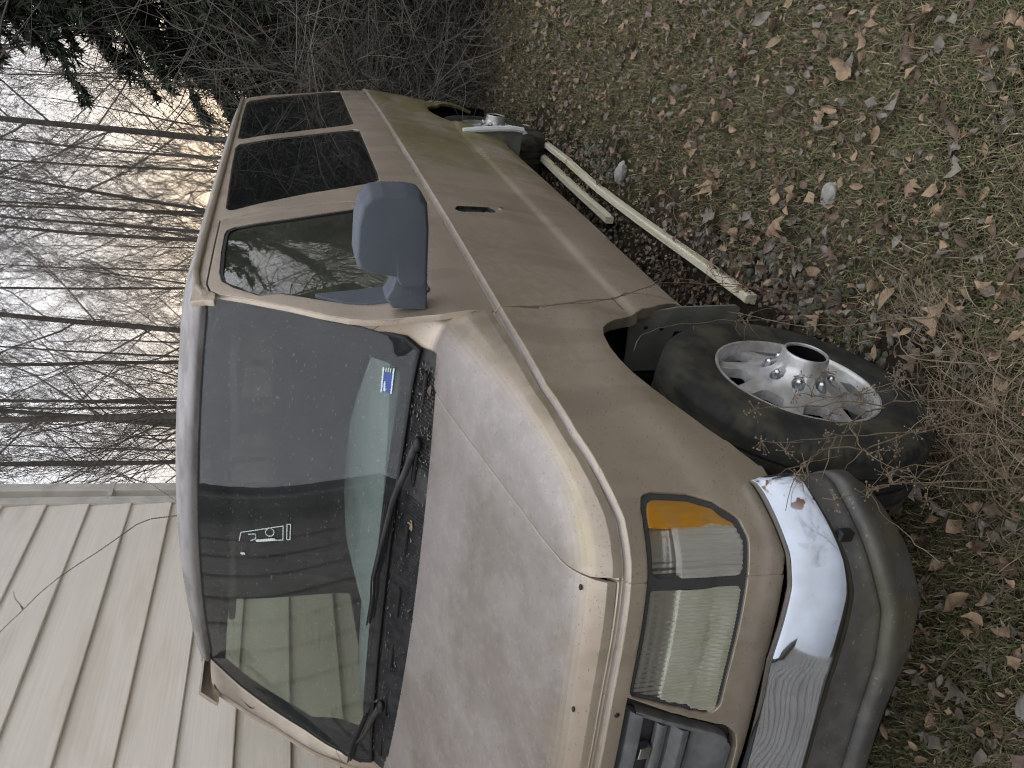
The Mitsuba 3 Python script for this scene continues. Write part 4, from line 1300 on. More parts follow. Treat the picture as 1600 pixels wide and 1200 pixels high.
def litter(n, region, ok, sc, zlift=.016, seed=1):
    r = np.random.default_rng(seed)
    x, y = r.uniform(region[0], region[1], n), r.uniform(region[2], region[3], n)
    m = ok(x, y)
    x, y = x[m], y[m]
    V, F, at = [], [], 0
    z = gz(x, y)
    for a, b, c in zip(x, y, z):
        k = bits[int(r.integers(len(bits)))]
        R_ = rotz(r.uniform(0, 6.3)) @ trimesh.transformations.rotation_matrix(r.normal() * .7, [1, 0, 0])[:3, :3] @ trimesh.transformations.rotation_matrix(r.normal() * .55, [0, 1, 0])[:3, :3]
        V.append((np.array(k.vertices) * (sc[0] + (sc[1] - sc[0]) * r.random() ** 1.6)) @ R_.T + [a, b, c + zlift + r.uniform(0, .026)])
        F.append(np.array(k.faces) + at)
        at += len(V[-1])
    return trimesh.Trimesh(np.vstack(V), np.vstack(F), process=False)


for bs, nn_, sd in (('leaf_tan', 5600, 1), ('leaf_brown', 6200, 2), ('leaf_gray', 6400, 3)):
    m = litter(nn_, (.1, 4.2, -.8, 7.0), on_lawn, (.014, .055), seed=sd)
    m2 = litter(nn_ // 3, (.30, .97, .9, 5.0), lambda x, y: (x < .845) | (x > .925), (.012, .034), seed=sd + 10)
    scene[f'leaf_litter__{sd:03d}'] = mikit.ply(join([m, m2]), bs, smooth=True)
tag('leaf_litter', 'small broken dead leaves strewn through the grass', None, None, 'stuff')

# ---------------------------------------------------------------- gravel strip along the van
def pebbles(n, seed, fx, size):
    r = np.random.default_rng(seed)
    base = trimesh.creation.icosphere(1, 1.0)
    V, F, C, at = [], [], [], 0
    bv = np.array(base.vertices)
    while n > 0:
        x, y = fx(r)
        s = r.uniform(*size)
        v = bv * (1 + .28 * (meshkit.noise(bv * 1.6 + r.uniform(0, 90, 3)) - .5)[:, None] * 2) * s * np.array([r.uniform(.8, 1.3), r.uniform(.7, 1.0), r.uniform(.45, .8)])
        v = v @ rotz(r.uniform(0, 6.3)).T + [x, y, float(gz(x, y)) + s * .25]
        col = np.array([(.135, .126, .098), (.098, .094, .072), (.170, .160, .135), (.110, .096, .072), (.090, .096, .064)][r.integers(5)]) * r.uniform(.7, 1.15)
        V.append(v); F.append(np.array(base.faces) + at); C.append(np.tile(col, (len(v), 1)))
        at += len(v)
        n -= 1
    return trimesh.Trimesh(np.vstack(V), np.vstack(F), process=False), np.vstack(C)


def strip(r):
    y = r.normal() * .35 + 1.45 if r.random() < .6 else r.normal() * .35 + 3.5
    return (abs(r.normal()) * .12 + .93, min(max(y, .85), 4.6))


m, c = pebbles(750, 3, strip, (.006, .018))
add('gravel', m, 'stone', True, 'grey-green gravel along the board beside the van', None, None, 'stuff', color=c)
m, c = pebbles(700, 4, lambda r: (r.uniform(.35, .9), r.uniform(1.0, 4.8)), (.006, .018))
scene['gravel__002'] = mikit.ply(m, 'stone', smooth=True, color=c)
for (x, y, s, lab) in ((1.015, 2.99, .045, 'pale grey stone against the board beside the van'), (1.36, 1.32, .032, 'small whitish stone in the grass beyond the gravel'), (.50, .02, .03, 'pale flat stone in the grass in front of the bumper')):
    b = trimesh.creation.icosphere(3, 1.0)
    v = np.array(b.vertices)
    v = v * (1 + .5 * (meshkit.fbm(v * 1.5 + x * 7, 3) - .5)[:, None]) * s * [1.3, 1, .6]
    add('stone', trimesh.Trimesh(v + [x, y, s * .3], b.faces, process=False), 'stone_pale', 40, lab, 'stone')

# ---------------------------------------------------------------- pale boards along the van
def board(p0, p1, w, h, lab, groove=True):
    p0, p1 = np.array(p0, float), np.array(p1, float)
    L = np.linalg.norm(p1 - p0)
    prof = [(-w / 2, 0), (w / 2, 0), (w / 2, h * .42), (w / 2 - .006, h * .48), (w / 2 - .006, h * .58), (w / 2 - .001, h * .64), (w / 2 - .002, h - .004), (w / 2 - .006, h), (-w / 2 + .006, h), (-w / 2, h - .006)] if groove else [(-w / 2, 0), (w / 2, 0), (w / 2, h - .004), (w / 2 - .004, h), (-w / 2 + .004, h), (-w / 2, h - .004)]
    n = max(2, int(L / .08))
    d = (p1 - p0) / L
    s = np.cross(d, [0, 0, 1.0])
    up = np.cross(s, d)
    ts = np.linspace(0, L, n)
    wob = .004 * np.sin(ts * 3.1)
    P_ = np.stack([p0 + d * t + s * wq_ for t, wq_ in zip(ts, wob)], 0)
    G = np.stack([P_ + s * a + up * b for a, b in prof], 1)
    m = gridmesh(G, True)
    caps = [trimesh.Trimesh(np.vstack([G[k], G[k].mean(0)]), [[i, (i + 1) % len(prof), len(prof)] for i in range(len(prof))], process=False) for k in (0, -1)]
    return add('board', join([m] + caps), 'pale_board', 30, lab, 'board')


board((.900, 4.80, .012), (.893, 3.745, .010), .034, .044, 'farthest pale greenish board of the long row beside the van')
board((.890, 3.735, .012), (.879, 3.185, .012), .034, .041, 'short pale middle board of the long row beside the van')
board((.877, 3.172, .010), (.897, 1.545, -.004), .036, .046, 'longest pale cream board, reaching the front wheel flap')
board((.815, 4.24, .03), (.782, 2.91, .03), .036, .045, 'loose weathered board lying behind the row, closer under the van', False)

# ---------------------------------------------------------------- house
HC, HD = np.array([-1.65, 3.86]), np.array([-.069, .998])
HN = np.array([.998, .069])          # outwards, towards the van
HOUSE = 'house'
tag(HOUSE, 'beige house with wide lap siding standing close beside the van', 'house')
EAVE, EXPO, ZB = 4.05, .249, 2.335 - 8 * .249


def hp(a, o, z):
    q = HC + HD * a + HN * o
    return [q[0], q[1], z]


def hbox(a0, a1, o0, o1, z0, z1):
    V = np.array([hp(a, o, z) for a in (a0, a1) for o in (o0, o1) for z in (z0, z1)])
    m = trimesh.Trimesh(V, process=False).convex_hull
    return m


add(HOUSE + '__wall', hbox(-9.5, -.004, -7, -.02, -.1, EAVE), 'siding')
add(HOUSE + '__foundation', hbox(-9.5, -.002, -7, -.012, -.2, .32), 'stone_pale')
hr = np.random.default_rng(8)
k = 0
for c in range(0, 16):
    z0 = ZB + c * EXPO
    if z0 < .30 or z0 + EXPO > EAVE:
        continue
    cuts = sorted([-9.4] + [float(q) for q in ((-.55 - hr.uniform(0, .4) if c == 11 else -2.5 - hr.uniform(0, 1.4)), -4.9 - hr.uniform(0, 1.5))]) + [-.055]
    for a0, a1 in zip(cuts[:-1], cuts[1:]):
        n = max(2, int((a1 - a0) / .25))
        aa = np.linspace(a0 + .0006, a1 - .0006, n)
        wav = .0022 * np.sin(aa * 2.1 + c) + .0015 * np.sin(aa * 5.3 + 2 * c)
        rows_ = []
        for o, z in ((-.018, z0), (.0190, z0), (.0210, z0 + .004), (.0205, z0 + .012), (.001, z0 + EXPO + .010), (-.018, z0 + EXPO + .010)):
            rows_.append(np.array([hp(a, o + (w_ if o > 0 else 0), z + (.4 * w_ if z < z0 + .02 else 0)) for a, w_ in zip(aa, wav)]))
        G = np.stack(rows_, 0)
        caps = [trimesh.Trimesh(np.vstack([G[:, q], G[:, q].mean(0)]), [[i, (i + 1) % 6, 6] for i in range(6)], process=False) for q in (0, -1)]
        add(HOUSE + '__wall__siding_board', join([gridmesh(G)] + caps), 'siding', 25)
add(HOUSE + '__corner_trim', join([hbox(-.055, .022, -.012, .024, .28, EAVE), hbox(-.004, .020, -.07, .026, .28, EAVE)]), 'downspout_paint')
dsp = [hp(.155, -.01, z) for z in (0.15, 1.5, 3.0, EAVE + .1)]
dc = np.array(hp(.155, -.01, 0))
add(HOUSE + '__downspout', rbox([dc[0] - .036, dc[1] - .042, .12], [dc[0] + .036, dc[1] + .042, EAVE + .12], .012), 'downspout_paint', 40, label='pale vertical downspout at the corner of the house')
for z in (.9, 2.72, 3.6):
    add(HOUSE + '__downspout__strap', box([dc[0] - .04, dc[1] - .10, z], [dc[0] + .039, dc[1] + .045, z + .03]), 'downspout_paint')
add(HOUSE + '__soffit', hbox(-9.8, .20, -7.3, .20, EAVE, EAVE + .03), 'downspout_paint')
add(HOUSE + '__fascia', hbox(-9.8, .22, .18, .21, EAVE - .02, EAVE + .17), 'downspout_paint')
Vr = np.array([hp(a, o, z) for a in (-9.9, .26) for o, z in ((.26, EAVE + .10), (-3.3, EAVE + 1.9), (-7.4, EAVE + .10), (.26, EAVE + .16), (-3.3, EAVE + 1.98), (-7.4, EAVE + .16))])
add(HOUSE + '__roof', trimesh.Trimesh(Vr, process=False).convex_hull, 'roof_shingle')

# ---------------------------------------------------------------- bare trees
def branches(seed, H, r0, spec, lean=(0, 0), clear=.3, up=.18, rmin=.0032, wig=.16):
    """A tree as polylines: spec lists per level (children of each branch, length ratio, angle from the parent)."""
    r = np.random.default_rng(seed)
    out = []

    def grow(p, d, L, rad, lev):
        n = [14, 9, 6, 5, 4][lev]
        pts, rr = [p], [rad]
        d = d / np.linalg.norm(d)
        for i in range(n):
            d = d + r.normal(size=3) * wig * (.16 if lev == 0 else 1.0) + np.array([0, 0, up * (.25 if lev == 0 else .8)]) * (1 if lev < 3 else .3)
            d = d / np.linalg.norm(d)
            p = p + d * L / n
            pts.append(p)
            rr.append(max(rmin * .8, rad * (1 - .80 * (i + 1) / n)))
        pts = np.array(pts)
        out.append((lev, pts, np.array(rr)))
        if lev < len(spec):
            cnt, ratio, ang = spec[lev]
            cnt = max(1, int(cnt * r.uniform(.7, 1.3)))
            for q in range(cnt):
                f = r.uniform(clear if lev == 0 else .2, .98)
                i = min(n - 1, int(f * n))
                b = pts[i] + (pts[i + 1] - pts[i]) * (f * n - i)
                t = pts[i + 1] - pts[i]
                t /= np.linalg.norm(t)
                a = np.cross(t, r.normal(size=3))
                a /= np.linalg.norm(a)
                an = math.radians(ang * r.uniform(.6, 1.3))
                grow(b, t * math.cos(an) + a * math.sin(an), L * ratio * r.uniform(.6, 1.2) * (1 - .45 * f), max(rmin, rr[i] * (r.uniform(.20, .40) if lev == 0 else r.uniform(.35, .62))), lev + 1)
    grow(np.array([0, 0, -.1]), np.array([lean[0], lean[1], 1.0]), H, r0, 0)
    return out


def tubes(brs, sides):
    ms = [tube(p, rr, sides[lev], False) for lev, p, rr in brs]
    return join(ms)


SPEC = {'tall': ((20, .34, 48), (8, .48, 45), (6, .50, 42), (3, .55, 40)), 'young': ((18, .42, 36), (9, .5, 42), (6, .5, 45), (3, .5, 45)), 'wide': ((16, .62, 55), (10, .5, 48), (7, .48, 45), (3, .55, 40))}
for nm, sd, H, r0, sp, cl, lean in (('tall', 3, 13, .064, 'tall', .25, (.0, .01)), ('tall_b', 9, 12, .052, 'tall', .22, (-.01, 0)), ('young', 5, 7.5, .026, 'young', .12, (.0, .02)), ('wide', 7, 10, .060, 'wide', .16, (.1, -.1))):
    br = branches(sd, H, r0, SPEC[sp], lean, cl)
    scene[f'trunk_of_{nm}'] = {'type': 'shapegroup', 'trunk': mikit.ply(tubes([b for b in br if b[0] == 0], [9]), 'bark', smooth=True)}
    scene[f'crown_of_{nm}'] = {'type': 'shapegroup', 'crown': mikit.ply(tubes([b for b in br if b[0] > 0], [9, 5, 3, 3, 3]), 'far_bark', smooth=True)}


def tree(kind, x, y, s, yaw, label, group=None, key='bare_tree', tilt=(0, 0)):
    k = number(key)
    tw_ = T().translate([float(x), float(y), float(gz(x, y))]).rotate([1, 0, 0], float(tilt[0])).rotate([0, 1, 0], float(tilt[1])).rotate([0, 0, 1], float(yaw)).scale(float(s))
    for w in ('trunk', 'crown'):
        scene[f'{k}__{w}'] = {'type': 'instance', 'group': {'type': 'ref', 'id': f'{w}_of_{kind}'}, 'to_world': tw_}
    tag(k, label, 'tree', group)


def azim(py):
    """Horizontal direction from where the photograph was taken, by its row."""
    d = _fw + (600 - py) / FOCAL * _r2 + .30 * np.cross(_r, _fw)
    d = d[:2] / np.linalg.norm(d[:2])
    return d


for py, D, kind, s, yaw, lab in ((542, 12.5, 'tall', .82, 20, 'bare tree with the straight dark trunk nearest the middle of the van roof'), (574, 15, 'tall_b', .9, 100, 'thinner bare tree just left of the straight dark trunk over the roof'),
                                 (656, 11.5, 'tall', .95, 200, 'thickest bare trunk of the clump between the roof middle and the downspout'), (676, 13, 'tall_b', .9, 300, 'bare trunk right behind the thickest one near the house'),
                                 (694, 16, 'tall', .9, 60, 'bare forked tree between the thickest trunk and the downspout'), (640, 17, 'tall_b', .95, 10, 'slim bare tree just right of the thickest trunk'),
                                 (466, 14, 'young', 1.2, 45, 'slender bare sapling leaning over the front edge of the roof'), (730, 13, 'young', 1.1, 150, 'slim bare tree closest to the downspout'),
                                 (350, 16, 'young', 1.3, 80, 'low bushy bare tree against the warm sky above the front door'), (285, 12, 'young', 1.0, 10, 'low bushy bare tree against the orange sky above the rear windows')):
    d = azim(py)
    tree(kind, CAM[0] + d[0] * D, CAM[1] + d[1] * D, s, yaw, lab)
tr = np.random.default_rng(12)
for i in range(38):
    py = tr.uniform(100, 790)
    D = tr.uniform(15, 40)
    d = azim(py)
    tree(['tall', 'tall_b', 'young', 'wide'][int(tr.choice(4, p=[.24, .24, .44, .08]))], CAM[0] + d[0] * D, CAM[1] + d[1] * D, tr.uniform(.75, 1.15), tr.uniform(0, 360), 'grey bare tree among the distant woods behind the van', 'bare trees in the distant woods')
tree('wide', 2.7, 7.8, .85, 215, 'large spreading bare tree whose drooping branches reach over the van from the lawn side', tilt=(0, -14))
tree('wide', 1.9, 10.5, 1.0, 120, 'spreading bare tree behind the thicket at the end of the lawn', tilt=(4, -8))
for x, y, s, kd in ((7, 1, .9, 'tall'), (9, 4.5, 1.0, 'wide'), (8, -3, .9, 'tall_b'), (11, -1, 1.0, 'wide'), (6.4, 6.2, .9, 'wide'), (12, 8, 1.1, 'tall'), (13, 3, 1.1, 'tall_b'), (9, -8, 1, 'tall'), (15, -5, 1.1, 'wide'), (5, 9, 1, 'tall'), (4, -13, 1, 'tall'), (9, -14, 1.1, 'wide')):
    tree(kd, x, y, s, tr.uniform(0, 360), 'bare tree beyond the open side of the lawn', 'bare trees beyond the lawn')

# ---------------------------------------------------------------- evergreens
def conifer(seed, H, R, dens_=1.0):
    r = np.random.default_rng(seed)
    tr_ = tube([[0, 0, -.1], [.05, 0, H * .5], [0, .05, H]], [.13, .08, .012], 8)
    V, F, C, limbs, at = [], [], [], [], 0
    for z in np.arange(.9, H - .2, .17 / dens_):
        f = z / H
        for q in range(3):
            a = r.uniform(0, 6.3)
            L = R * (1 - f) ** .75 * r.uniform(.6, 1.1) + .15
            ts = np.linspace(0, 1, 7)
            P_ = np.stack([np.cos(a) * L * ts, np.sin(a) * L * ts, z + .12 * L * ts - .40 * L * ts ** 2 + r.normal() * .02], -1)
            limbs.append(tube(P_, np.linspace(.016, .004, 7), 4, False))
            nb = int(26 * L)
            for j in range(nb):
                t = r.uniform(.15, 1)
                b = np.array([np.interp(t, ts, P_[:, i]) for i in range(3)])
                sa = a + r.choice([-1, 1]) * r.uniform(.5, 1.1)
                l2 = .34 * L * (1.15 - t) * r.uniform(.6, 1.2) + .10
                dv = np.array([math.cos(sa), math.sin(sa), -.35 + r.normal() * .15])
                nn_ = int(18 + 36 * l2)
                tt = r.uniform(0, 1, nn_)
                base = b + dv * (l2 * tt)[:, None]
                nd = dv * .6 + r.normal(size=(nn_, 3)) * .75 + [0, 0, -.15]
                nd /= np.linalg.norm(nd, axis=1, keepdims=True)
                sd = np.cross(nd, r.normal(size=(nn_, 3)))
                sd /= np.linalg.norm(sd, axis=1, keepdims=True)
                ln = r.uniform(.06, .12, nn_)[:, None]
                w_ = r.uniform(.008, .016, nn_)[:, None]
                V.append(np.stack([base - sd * w_, base + sd * w_, base + nd * ln], 1).reshape(-1, 3))
                F.append(np.arange(nn_ * 3).reshape(-1, 3) + at)
                C.append(np.repeat(np.array([.052, .063, .046]) * r.uniform(.6, 1.3) * r.uniform(.8, 1.2, (nn_, 1)), 3, 0))
                at += nn_ * 3
    return tr_, join(limbs), trimesh.Trimesh(np.vstack(V), np.vstack(F), process=False), np.vstack(C)


ctr, cli, cfo, cco = conifer(4, 7.5, 2.2, 1.25)
scene['evergreen_trunks'] = {'type': 'shapegroup', 'trunk': mikit.ply(join([ctr, cli]), 'bark', smooth=True)}
scene['evergreen_crowns'] = {'type': 'shapegroup', 'crown': mikit.ply(cfo, 'needle', color=cco)}
for x, y, s, yaw, lab in ((2.2, 8.0, 1.0, 30, 'dark evergreen behind the thicket at the end of the lawn'), (1.25, 9.6, .95, 140, 'second dark evergreen farther back, over the rear of the van'), (1.75, 8.9, 1.1, 200, 'dark evergreen between the other two behind the thicket'), (9.5, 7.5, 1.3, 10, 'taller dark evergreen beyond the open side of the lawn')):
    k = number('evergreen_tree')
    tw_ = T().translate([x, y, 0]).rotate([0, 0, 1], yaw).scale(s)
    scene[k + '__trunk'] = {'type': 'instance', 'group': {'type': 'ref', 'id': 'evergreen_trunks'}, 'to_world': tw_}
    scene[k + '__crown'] = {'type': 'instance', 'group': {'type': 'ref', 'id': 'evergreen_crowns'}, 'to_world': tw_}
    tag(k, lab, 'evergreen tree')

# ---------------------------------------------------------------- thicket
def shrub(seed, H, canes, leaves=500):
    r = np.random.default_rng(seed)
    ms, cols = [], []

    def cane(p, d, L, rad, lev):
        n = 8 if lev == 0 else 5
        pts = [p]
        for i in range(n):
            d = d + r.normal(size=3) * .20 + np.array([0, 0, -.13 if lev == 0 else -.05])
            d = d / np.linalg.norm(d)
            p = p + d * L / n
            p[2] = max(p[2], .01)
            pts.append(p)
        m = tube(np.array(pts), np.linspace(rad, rad * .35, n + 1), 3, False)
        ms.append(m)
        cols.append(np.tile(np.array([(.134, .124, .108), (.168, .156, .136), (.106, .098, .086), (.19, .172, .148)][r.integers(4)]) * r.uniform(.6, 1.1), (len(m.vertices), 1)))
        if lev < 2:
            for q in range(int(r.integers(4, 8))):
                i = int(r.integers(1, n))
                dd = (pts[i + 1] - pts[i]) / (L / n) + r.normal(size=3) * .75
                cane(pts[i].copy(), dd, L * r.uniform(.22, .5), rad * .55, lev + 1)
    for q in range(canes):
        a = r.uniform(0, 6.3)
        cane(np.array([r.normal() * .40, r.normal() * .35, 0.0]), np.array([math.cos(a) * .55, math.sin(a) * .55, 1.0]), H * r.uniform(.7, 1.4), r.uniform(.004, .008), 0)
    x, y, z = r.normal(size=leaves) * .55, r.normal(size=leaves) * .55, r.uniform(.0, H * .85, leaves)
    c = np.stack([x, y, z], -1)
    u, v = r.normal(size=(leaves, 3)), r.normal(size=(leaves, 3))
    u /= np.linalg.norm(u, axis=1, keepdims=True)
    v = np.cross(u, v)
    v /= np.linalg.norm(v, axis=1, keepdims=True)
    s = r.uniform(.006, .020, (leaves, 1))
    V = np.stack([c - u * s, c + v * s * .6, c + u * s, c - v * s * .6], 1).reshape(-1, 3)
    F = (np.arange(leaves)[:, None] * 4 + np.array([0, 1, 2, 0, 2, 3])).reshape(-1, 3)
    lc = np.repeat(np.array([(.10, .082, .062), (.085, .072, .06), (.08, .075, .05), (.11, .09, .072)])[r.integers(4, size=leaves)] * r.uniform(.5, 1.1, (leaves, 1)), 4, 0)
    return join(ms + [trimesh.Trimesh(V, F, process=False)]), np.vstack(cols + [lc])


for k in range(3):
    m, c = shrub(30 + k, 1.75, 46, 900)
    scene[f'shrub_form_{k}'] = {'type': 'shapegroup', 'shrub': mikit.ply(m, 'brush_twig', color=c)}
sr = np.random.default_rng(77)
spots = [(x + sr.uniform(-.2, .2), y + sr.uniform(-.2, .2)) for y in (6.75, 7.5, 8.4, 9.5) for x in np.arange(-1.6, 6.2, .68)]
for i, (x, y) in enumerate(spots):
    k = number('shrub')
    scene[k] = {'type': 'instance', 'group': {'type': 'ref', 'id': f'shrub_form_{i % 3}'}, 'to_world': T().translate([x, y, -.05]).rotate([0, 0, 1], float(sr.uniform(0, 360))).scale(float(sr.uniform(.95, 1.35)) * (1.0 if y < 7 else 1.2))}
    tag(k, 'leafless brown shrub of arching canes in the thicket at the end of the lawn', 'shrub', 'leafless shrubs of the thicket')

# ---------------------------------------------------------------- weeds, vines, straw and twigs round the front wheel
def weed(pts, rad, seed, heads=10, lab=None, bs='dry_stem', key='dead_weed', br=5):
    r = np.random.default_rng(seed)
    t = np.linspace(0, 1, len(pts))
    f = [PchipInterpolator(t, np.array(pts)[:, i]) for i in range(3)]
    ts = np.linspace(0, 1, 18)
    P_ = np.stack([g(ts) for g in f], -1) + r.normal(size=(18, 3)) * .003
    ms = [tube(P_, np.linspace(rad, rad * .4, 18), 5)]
    tips = [P_[-1]]
    for q in range(br):
        i = int(r.integers(5, 16))
        d = r.normal(size=3) + [0, 0, .5]
        d /= np.linalg.norm(d)
        L = r.uniform(.04, .13)
        pp = np.array([P_[i] + d * L * s + np.array([0, 0, -.25 * L]) * s ** 2 for s in np.linspace(0, 1, 5)]) + r.normal(size=(5, 3)) * .003
        ms.append(tube(pp, np.linspace(rad * .6, rad * .3, 5), 4))
        tips.append(pp[-1])
    st = join(ms)
    k = number(key)
    scene[k + '__stem'] = mikit.ply(st, bs, smooth=True)
    if heads:
        hs_ = []
        for tp in tips:
            for q in range(heads):
                b = trimesh.creation.icosphere(0, r.uniform(.0014, .003))
                b.apply_translation(tp + r.normal(size=3) * .012)
                hs_.append(b)
                hs_.append(tube([tp, b.vertices.mean(0)], .0006, 3, False))
        scene[k + '__seed_heads'] = mikit.ply(join(hs_), 'dry_seed', smooth=False)
        tag(k + '__seed_heads', kind='stuff')
    tag(k, lab, 'weed')


mat('dry_stem', {'type': 'diffuse', 'reflectance': gray_noise((.155, .115, .080), (.22, .18, .13), 40)})
mat('dry_seed', {'type': 'diffuse', 'reflectance': rgb(.17, .135, .10)})
mat('straw', {'type': 'principled', 'base_color': VC, 'roughness': .6, 'specular': .3})
mat('red_vine', {'type': 'diffuse', 'reflectance': gray_noise((.10, .055, .045), (.155, .095, .07), 40)})
weed([(1.06, .52, 0), (1.05, .50, .20), (1.045, .48, .45), (1.04, .457, .67)], .0022, 1, 16, 'thin dead weed with dotted seed heads, the one nearest the top of the tyre')
weed([(1.06, .40, 0), (1.05, .36, .25), (1.04, .34, .52), (1.04, .31, .74)], .0022, 21, 16, 'tall dead weed with seed heads in front of the tyre tread')
weed([(1.07, .58, 0), (1.05, .56, .22), (1.04, .53, .40), (1.04, .525, .52)], .0018, 22, 10, 'short dead weed with seed heads close to the wheel rim')
weed([(1.08, .42, 0), (1.05, .38, .25), (1.04, .30, .48), (1.04, .29, .60), (1.04, .20, .69)], .0026, 2, 9, 'dead weed with crossed side stems in front of the tyre by the bumper end', br=8)
weed([(1.07, .30, 0), (1.05, .26, .25), (1.04, .17, .50), (1.04, .116, .70)], .0024, 23, 10, 'dead weed arching over the end of the bumper', br=7)
weed([(1.04, .47, .31), (1.05, .42, .42), (1.04, .30, .58), (1.04, .19, .78)], .0024, 24, 0, 'bare broken stem slanting across the tyre tread', br=6)
weed([(1.24, .62, 0), (1.20, .66, .16), (1.13, .76, .34), (1.10, .90, .52)], .0020, 3, 0, 'long bare stalk rising across the wheel hub', br=2)
weed([(1.02, .22, 0), (1.0, .23, .2), (.985, .24, .42), (.96, .25, .52)], .0022, 4, 8, 'dead weed leaning over the end of the chrome bumper')
weed([(1.14, .45, .0), (1.16, .50, .10), (1.12, .60, .16), (1.16, .74, .12), (1.2, .85, .03)], .0026, 5, 0, 'looping dead vine lying across the lower tyre', br=4)
weed([(1.01, .38, .0), (1.06, .42, .12), (1.04, .36, .22), (1.08, .29, .16), (1.03, .24, .05)], .0025, 6, 0, 'looped dead vine between tyre and bumper', br=4)
weed([(1.06, 1.20, .03), (1.06, 1.24, .30), (1.03, 1.30, .52), (1.02, 1.16, .74), (1.012, 1.10, .95)], .0018, 7, 0, 'reddish vine climbing from the mud flap up the door', 'red_vine', br=8)
weed([(1.10, 1.02, .03), (1.08, 1.16, .22), (1.03, 1.32, .40), (1.02, 1.48, .48)], .0016, 8, 0, 'fine reddish vine over the mud flap', 'red_vine', br=10)
weed([(1.02, 1.05, .03), (1.05, 1.15, .18), (1.06, 1.28, .26), (1.0, 1.5, .22), (.97, 1.7, .12)], .0016, 9, 0, 'fine reddish runner between mud flap and board', 'red_vine', br=10)
weed([(.96, .93, .76), (1.0, 1.0, .66), (1.02, 1.02, .48), (1.05, .98, .30), (1.08, .95, .04)], .0016, 10, 0, 'dead runner hanging in the wheel arch', br=5)
weed([(.90, .08, .40), (.93, .16, .46), (.97, .22, .50), (1.03, .26, .44)], .0012, 11, 0, 'single straw lying over the bumper valance', br=1)
sp = np.array([hp(.0, .10, 3.2), hp(-.45, .09, 2.85), hp(-.75, .10, 2.62), hp(-.95, .12, 2.4)])
weed([hp(-1.42, .07, 3.02), hp(-1.0, .08, 2.86), hp(-.62, .09, 2.62), hp(-.36, .10, 2.40), hp(-.30, .12, 1.2), hp(-.30, .12, 0)][::-1], .0045, 12, 0, 'bare forked sapling twig in front of the house siding', 'dry_stem', 'bare_sapling', br=2)


def tuft(n, fx, L, w, seed, pal, droop=.5):
    r = np.random.default_rng(seed)
    V, F, C = [], [], []
    at = 0
    for q in range(n):
        x, y, az, l = fx(r)
        th = np.radians(r.uniform(8, 60))
        d = np.array([math.cos(az), math.sin(az), 0])
        sd = np.array([-d[1], d[0], 0]) * w * r.uniform(.6, 1.3)
        ts = np.linspace(0, 1, 6)
        ang = th + ts * droop * r.uniform(.6, 2.2)
        st = np.stack([np.sin(ang), np.cos(ang)], -1) * l / 6
        P_ = np.cumsum(np.vstack([[0, 0], st[:-1]]), 0)
        side_ = r.normal() * .2
        c_ = np.array([x, y, float(gz(x, y))]) + d * P_[:, :1] + np.array([0, 0, 1]) * np.maximum(P_[:, 1:], .004) + np.array([-d[1], d[0], 0]) * (side_ * l * ts ** 2)[:, None]
        k_ = (1 - ts ** 2 * .9)[:, None]
        V.append(np.stack([c_ - sd * k_, c_ + sd * k_ + [0, 0, .0008]], 1).reshape(-1, 3))
        i = np.arange(5) * 2 + at
        F.append(np.stack([i, i + 1, i + 3, i, i + 3, i + 2], 1).reshape(-1, 3))
        C.append(np.tile(np.array(pal[r.integers(len(pal))]) * r.uniform(.6, 1.15), (12, 1)))
        at += 12
    return trimesh.Trimesh(np.vstack(V), np.vstack(F), process=False), np.vstack(C)


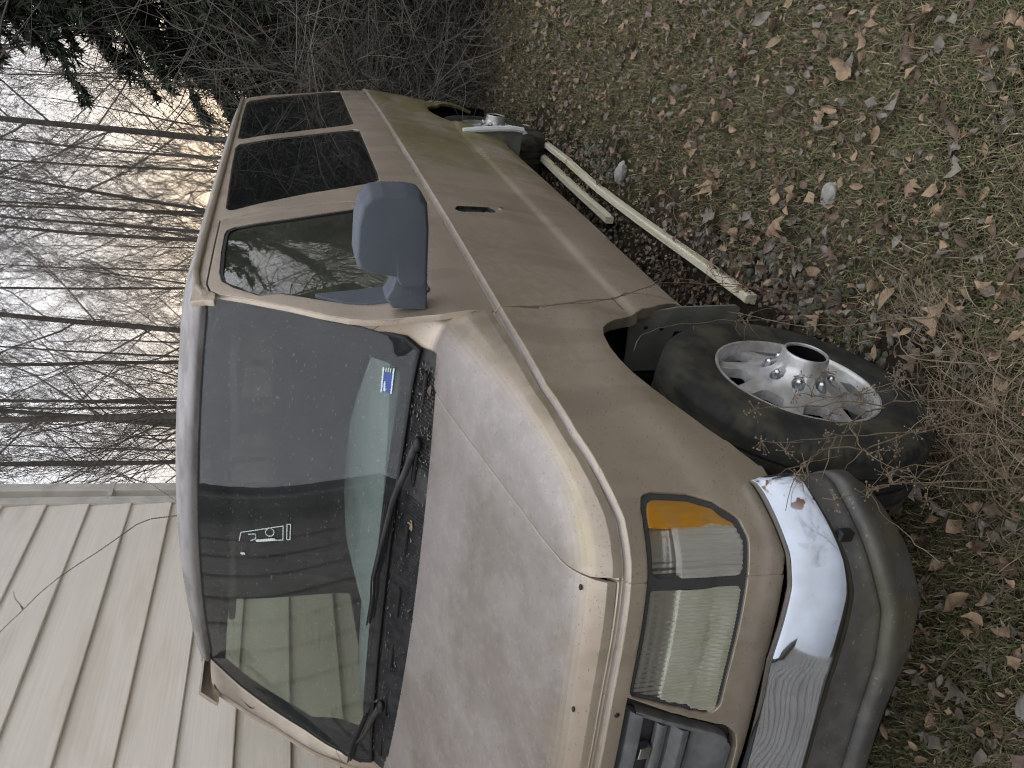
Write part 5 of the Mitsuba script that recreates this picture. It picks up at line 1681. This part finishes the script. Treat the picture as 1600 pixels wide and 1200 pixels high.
SP = [(.30, .245, .165), (.24, .19, .125), (.19, .145, .095), (.27, .23, .18), (.22, .15, .115)]
for (cx_, cy_, sx_, n_, L_, az_, lab) in ((.93, .50, .09, 420, .20, -.9, 'dense clump of dry straw at the foot of the front tyre'), (1.06, .46, .09, 200, .16, -.4, 'thinner dry tuft beside the straw clump at the tyre'), (.80, .30, .12, 220, .13, -1.6, 'low dry tuft under the end of the bumper'), (1.17, .70, .07, 140, .15, .2, 'dry tuft at the lower rim of the front wheel'), (1.62, .62, .10, 120, .10, 0, 'pale spiky tuft of dry grass out on the lawn')):
    m, c = tuft(n_, lambda r: (cx_ + r.normal() * sx_ * .6, cy_ + r.normal() * sx_, az_ + r.normal() * 1.1, L_ * r.uniform(.5, 1.2)), L_, .0015, int(cx_ * 100), SP, .8)
    add('dry_grass_tuft', m, 'straw', True, lab, 'dry grass', color=c)
m, c = tuft(2600, lambda r: (r.uniform(.2, 3.2), r.uniform(-.6, 5.5), r.uniform(0, 6.3), r.uniform(.05, .13)), .1, .0012, 91, SP, 1.3)
f = np.array(m.faces).reshape(-1, 10, 3)
cc_ = np.array(m.vertices).reshape(-1, 12, 3)[:, 0]
f = f[on_lawn(cc_[:, 0], cc_[:, 1])].reshape(-1, 3)
add('dry_stems', trimesh.Trimesh(m.vertices, f, process=False), 'straw', True, 'thin dry stems lying through the lawn', None, None, 'stuff', color=c)
# leaves and grit caught in the cowl
for x, v, s, i, yaw, bs, lab in ((.30, .35, .05, 5, 40, 'leaf_tan', 'small pale leaf caught by the lawn-side wiper'), (-.50, .75, .055, 6, 100, 'leaf_tan', 'orange-tan leaf stuck beside the far wiper pivot'), (.74, .25, .035, 7, 10, 'leaf_brown', 'tiny brown leaf at the corner where bonnet and wing meet'), (.48, .85, .04, 8, 70, 'leaf_gray', 'small grey leaf at the foot of the windscreen')):
    p = cowl(np.array([x]), v)[0]
    k = number('fallen_leaf')
    scene[k] = {**leaf_dict(i, bs), 'to_world': T().translate([float(p[0]), float(p[1]), float(p[2]) + .010]).rotate([0, 0, 1], yaw).rotate([1, 0, 0], 30).scale(s)}
    tag(k, lab, 'leaf')
gr_ = np.random.default_rng(4)
xs_ = np.r_[gr_.uniform(-.8, .8, 260), gr_.uniform(.45, .82, 120)]
ks_ = gr_.uniform(.08, .9, len(xs_))
ms_ = []
for x, k_ in zip(xs_, ks_):
    p = cowl(np.array([x]), k_)[0] + [0, 0, .007]
    b = leaf('scrap', int(gr_.integers(40)))
    v = np.array(b.vertices) * gr_.uniform(.006, .018) * np.array([1, .5, .5])
    ms_.append(trimesh.Trimesh(v @ rotz(gr_.uniform(0, 6.3)).T + p, b.faces, process=False))
add('debris', join(ms_), 'leaf_gray', True, 'specks of leaf debris and grit caught in the cowl louvres', None, None, 'stuff')
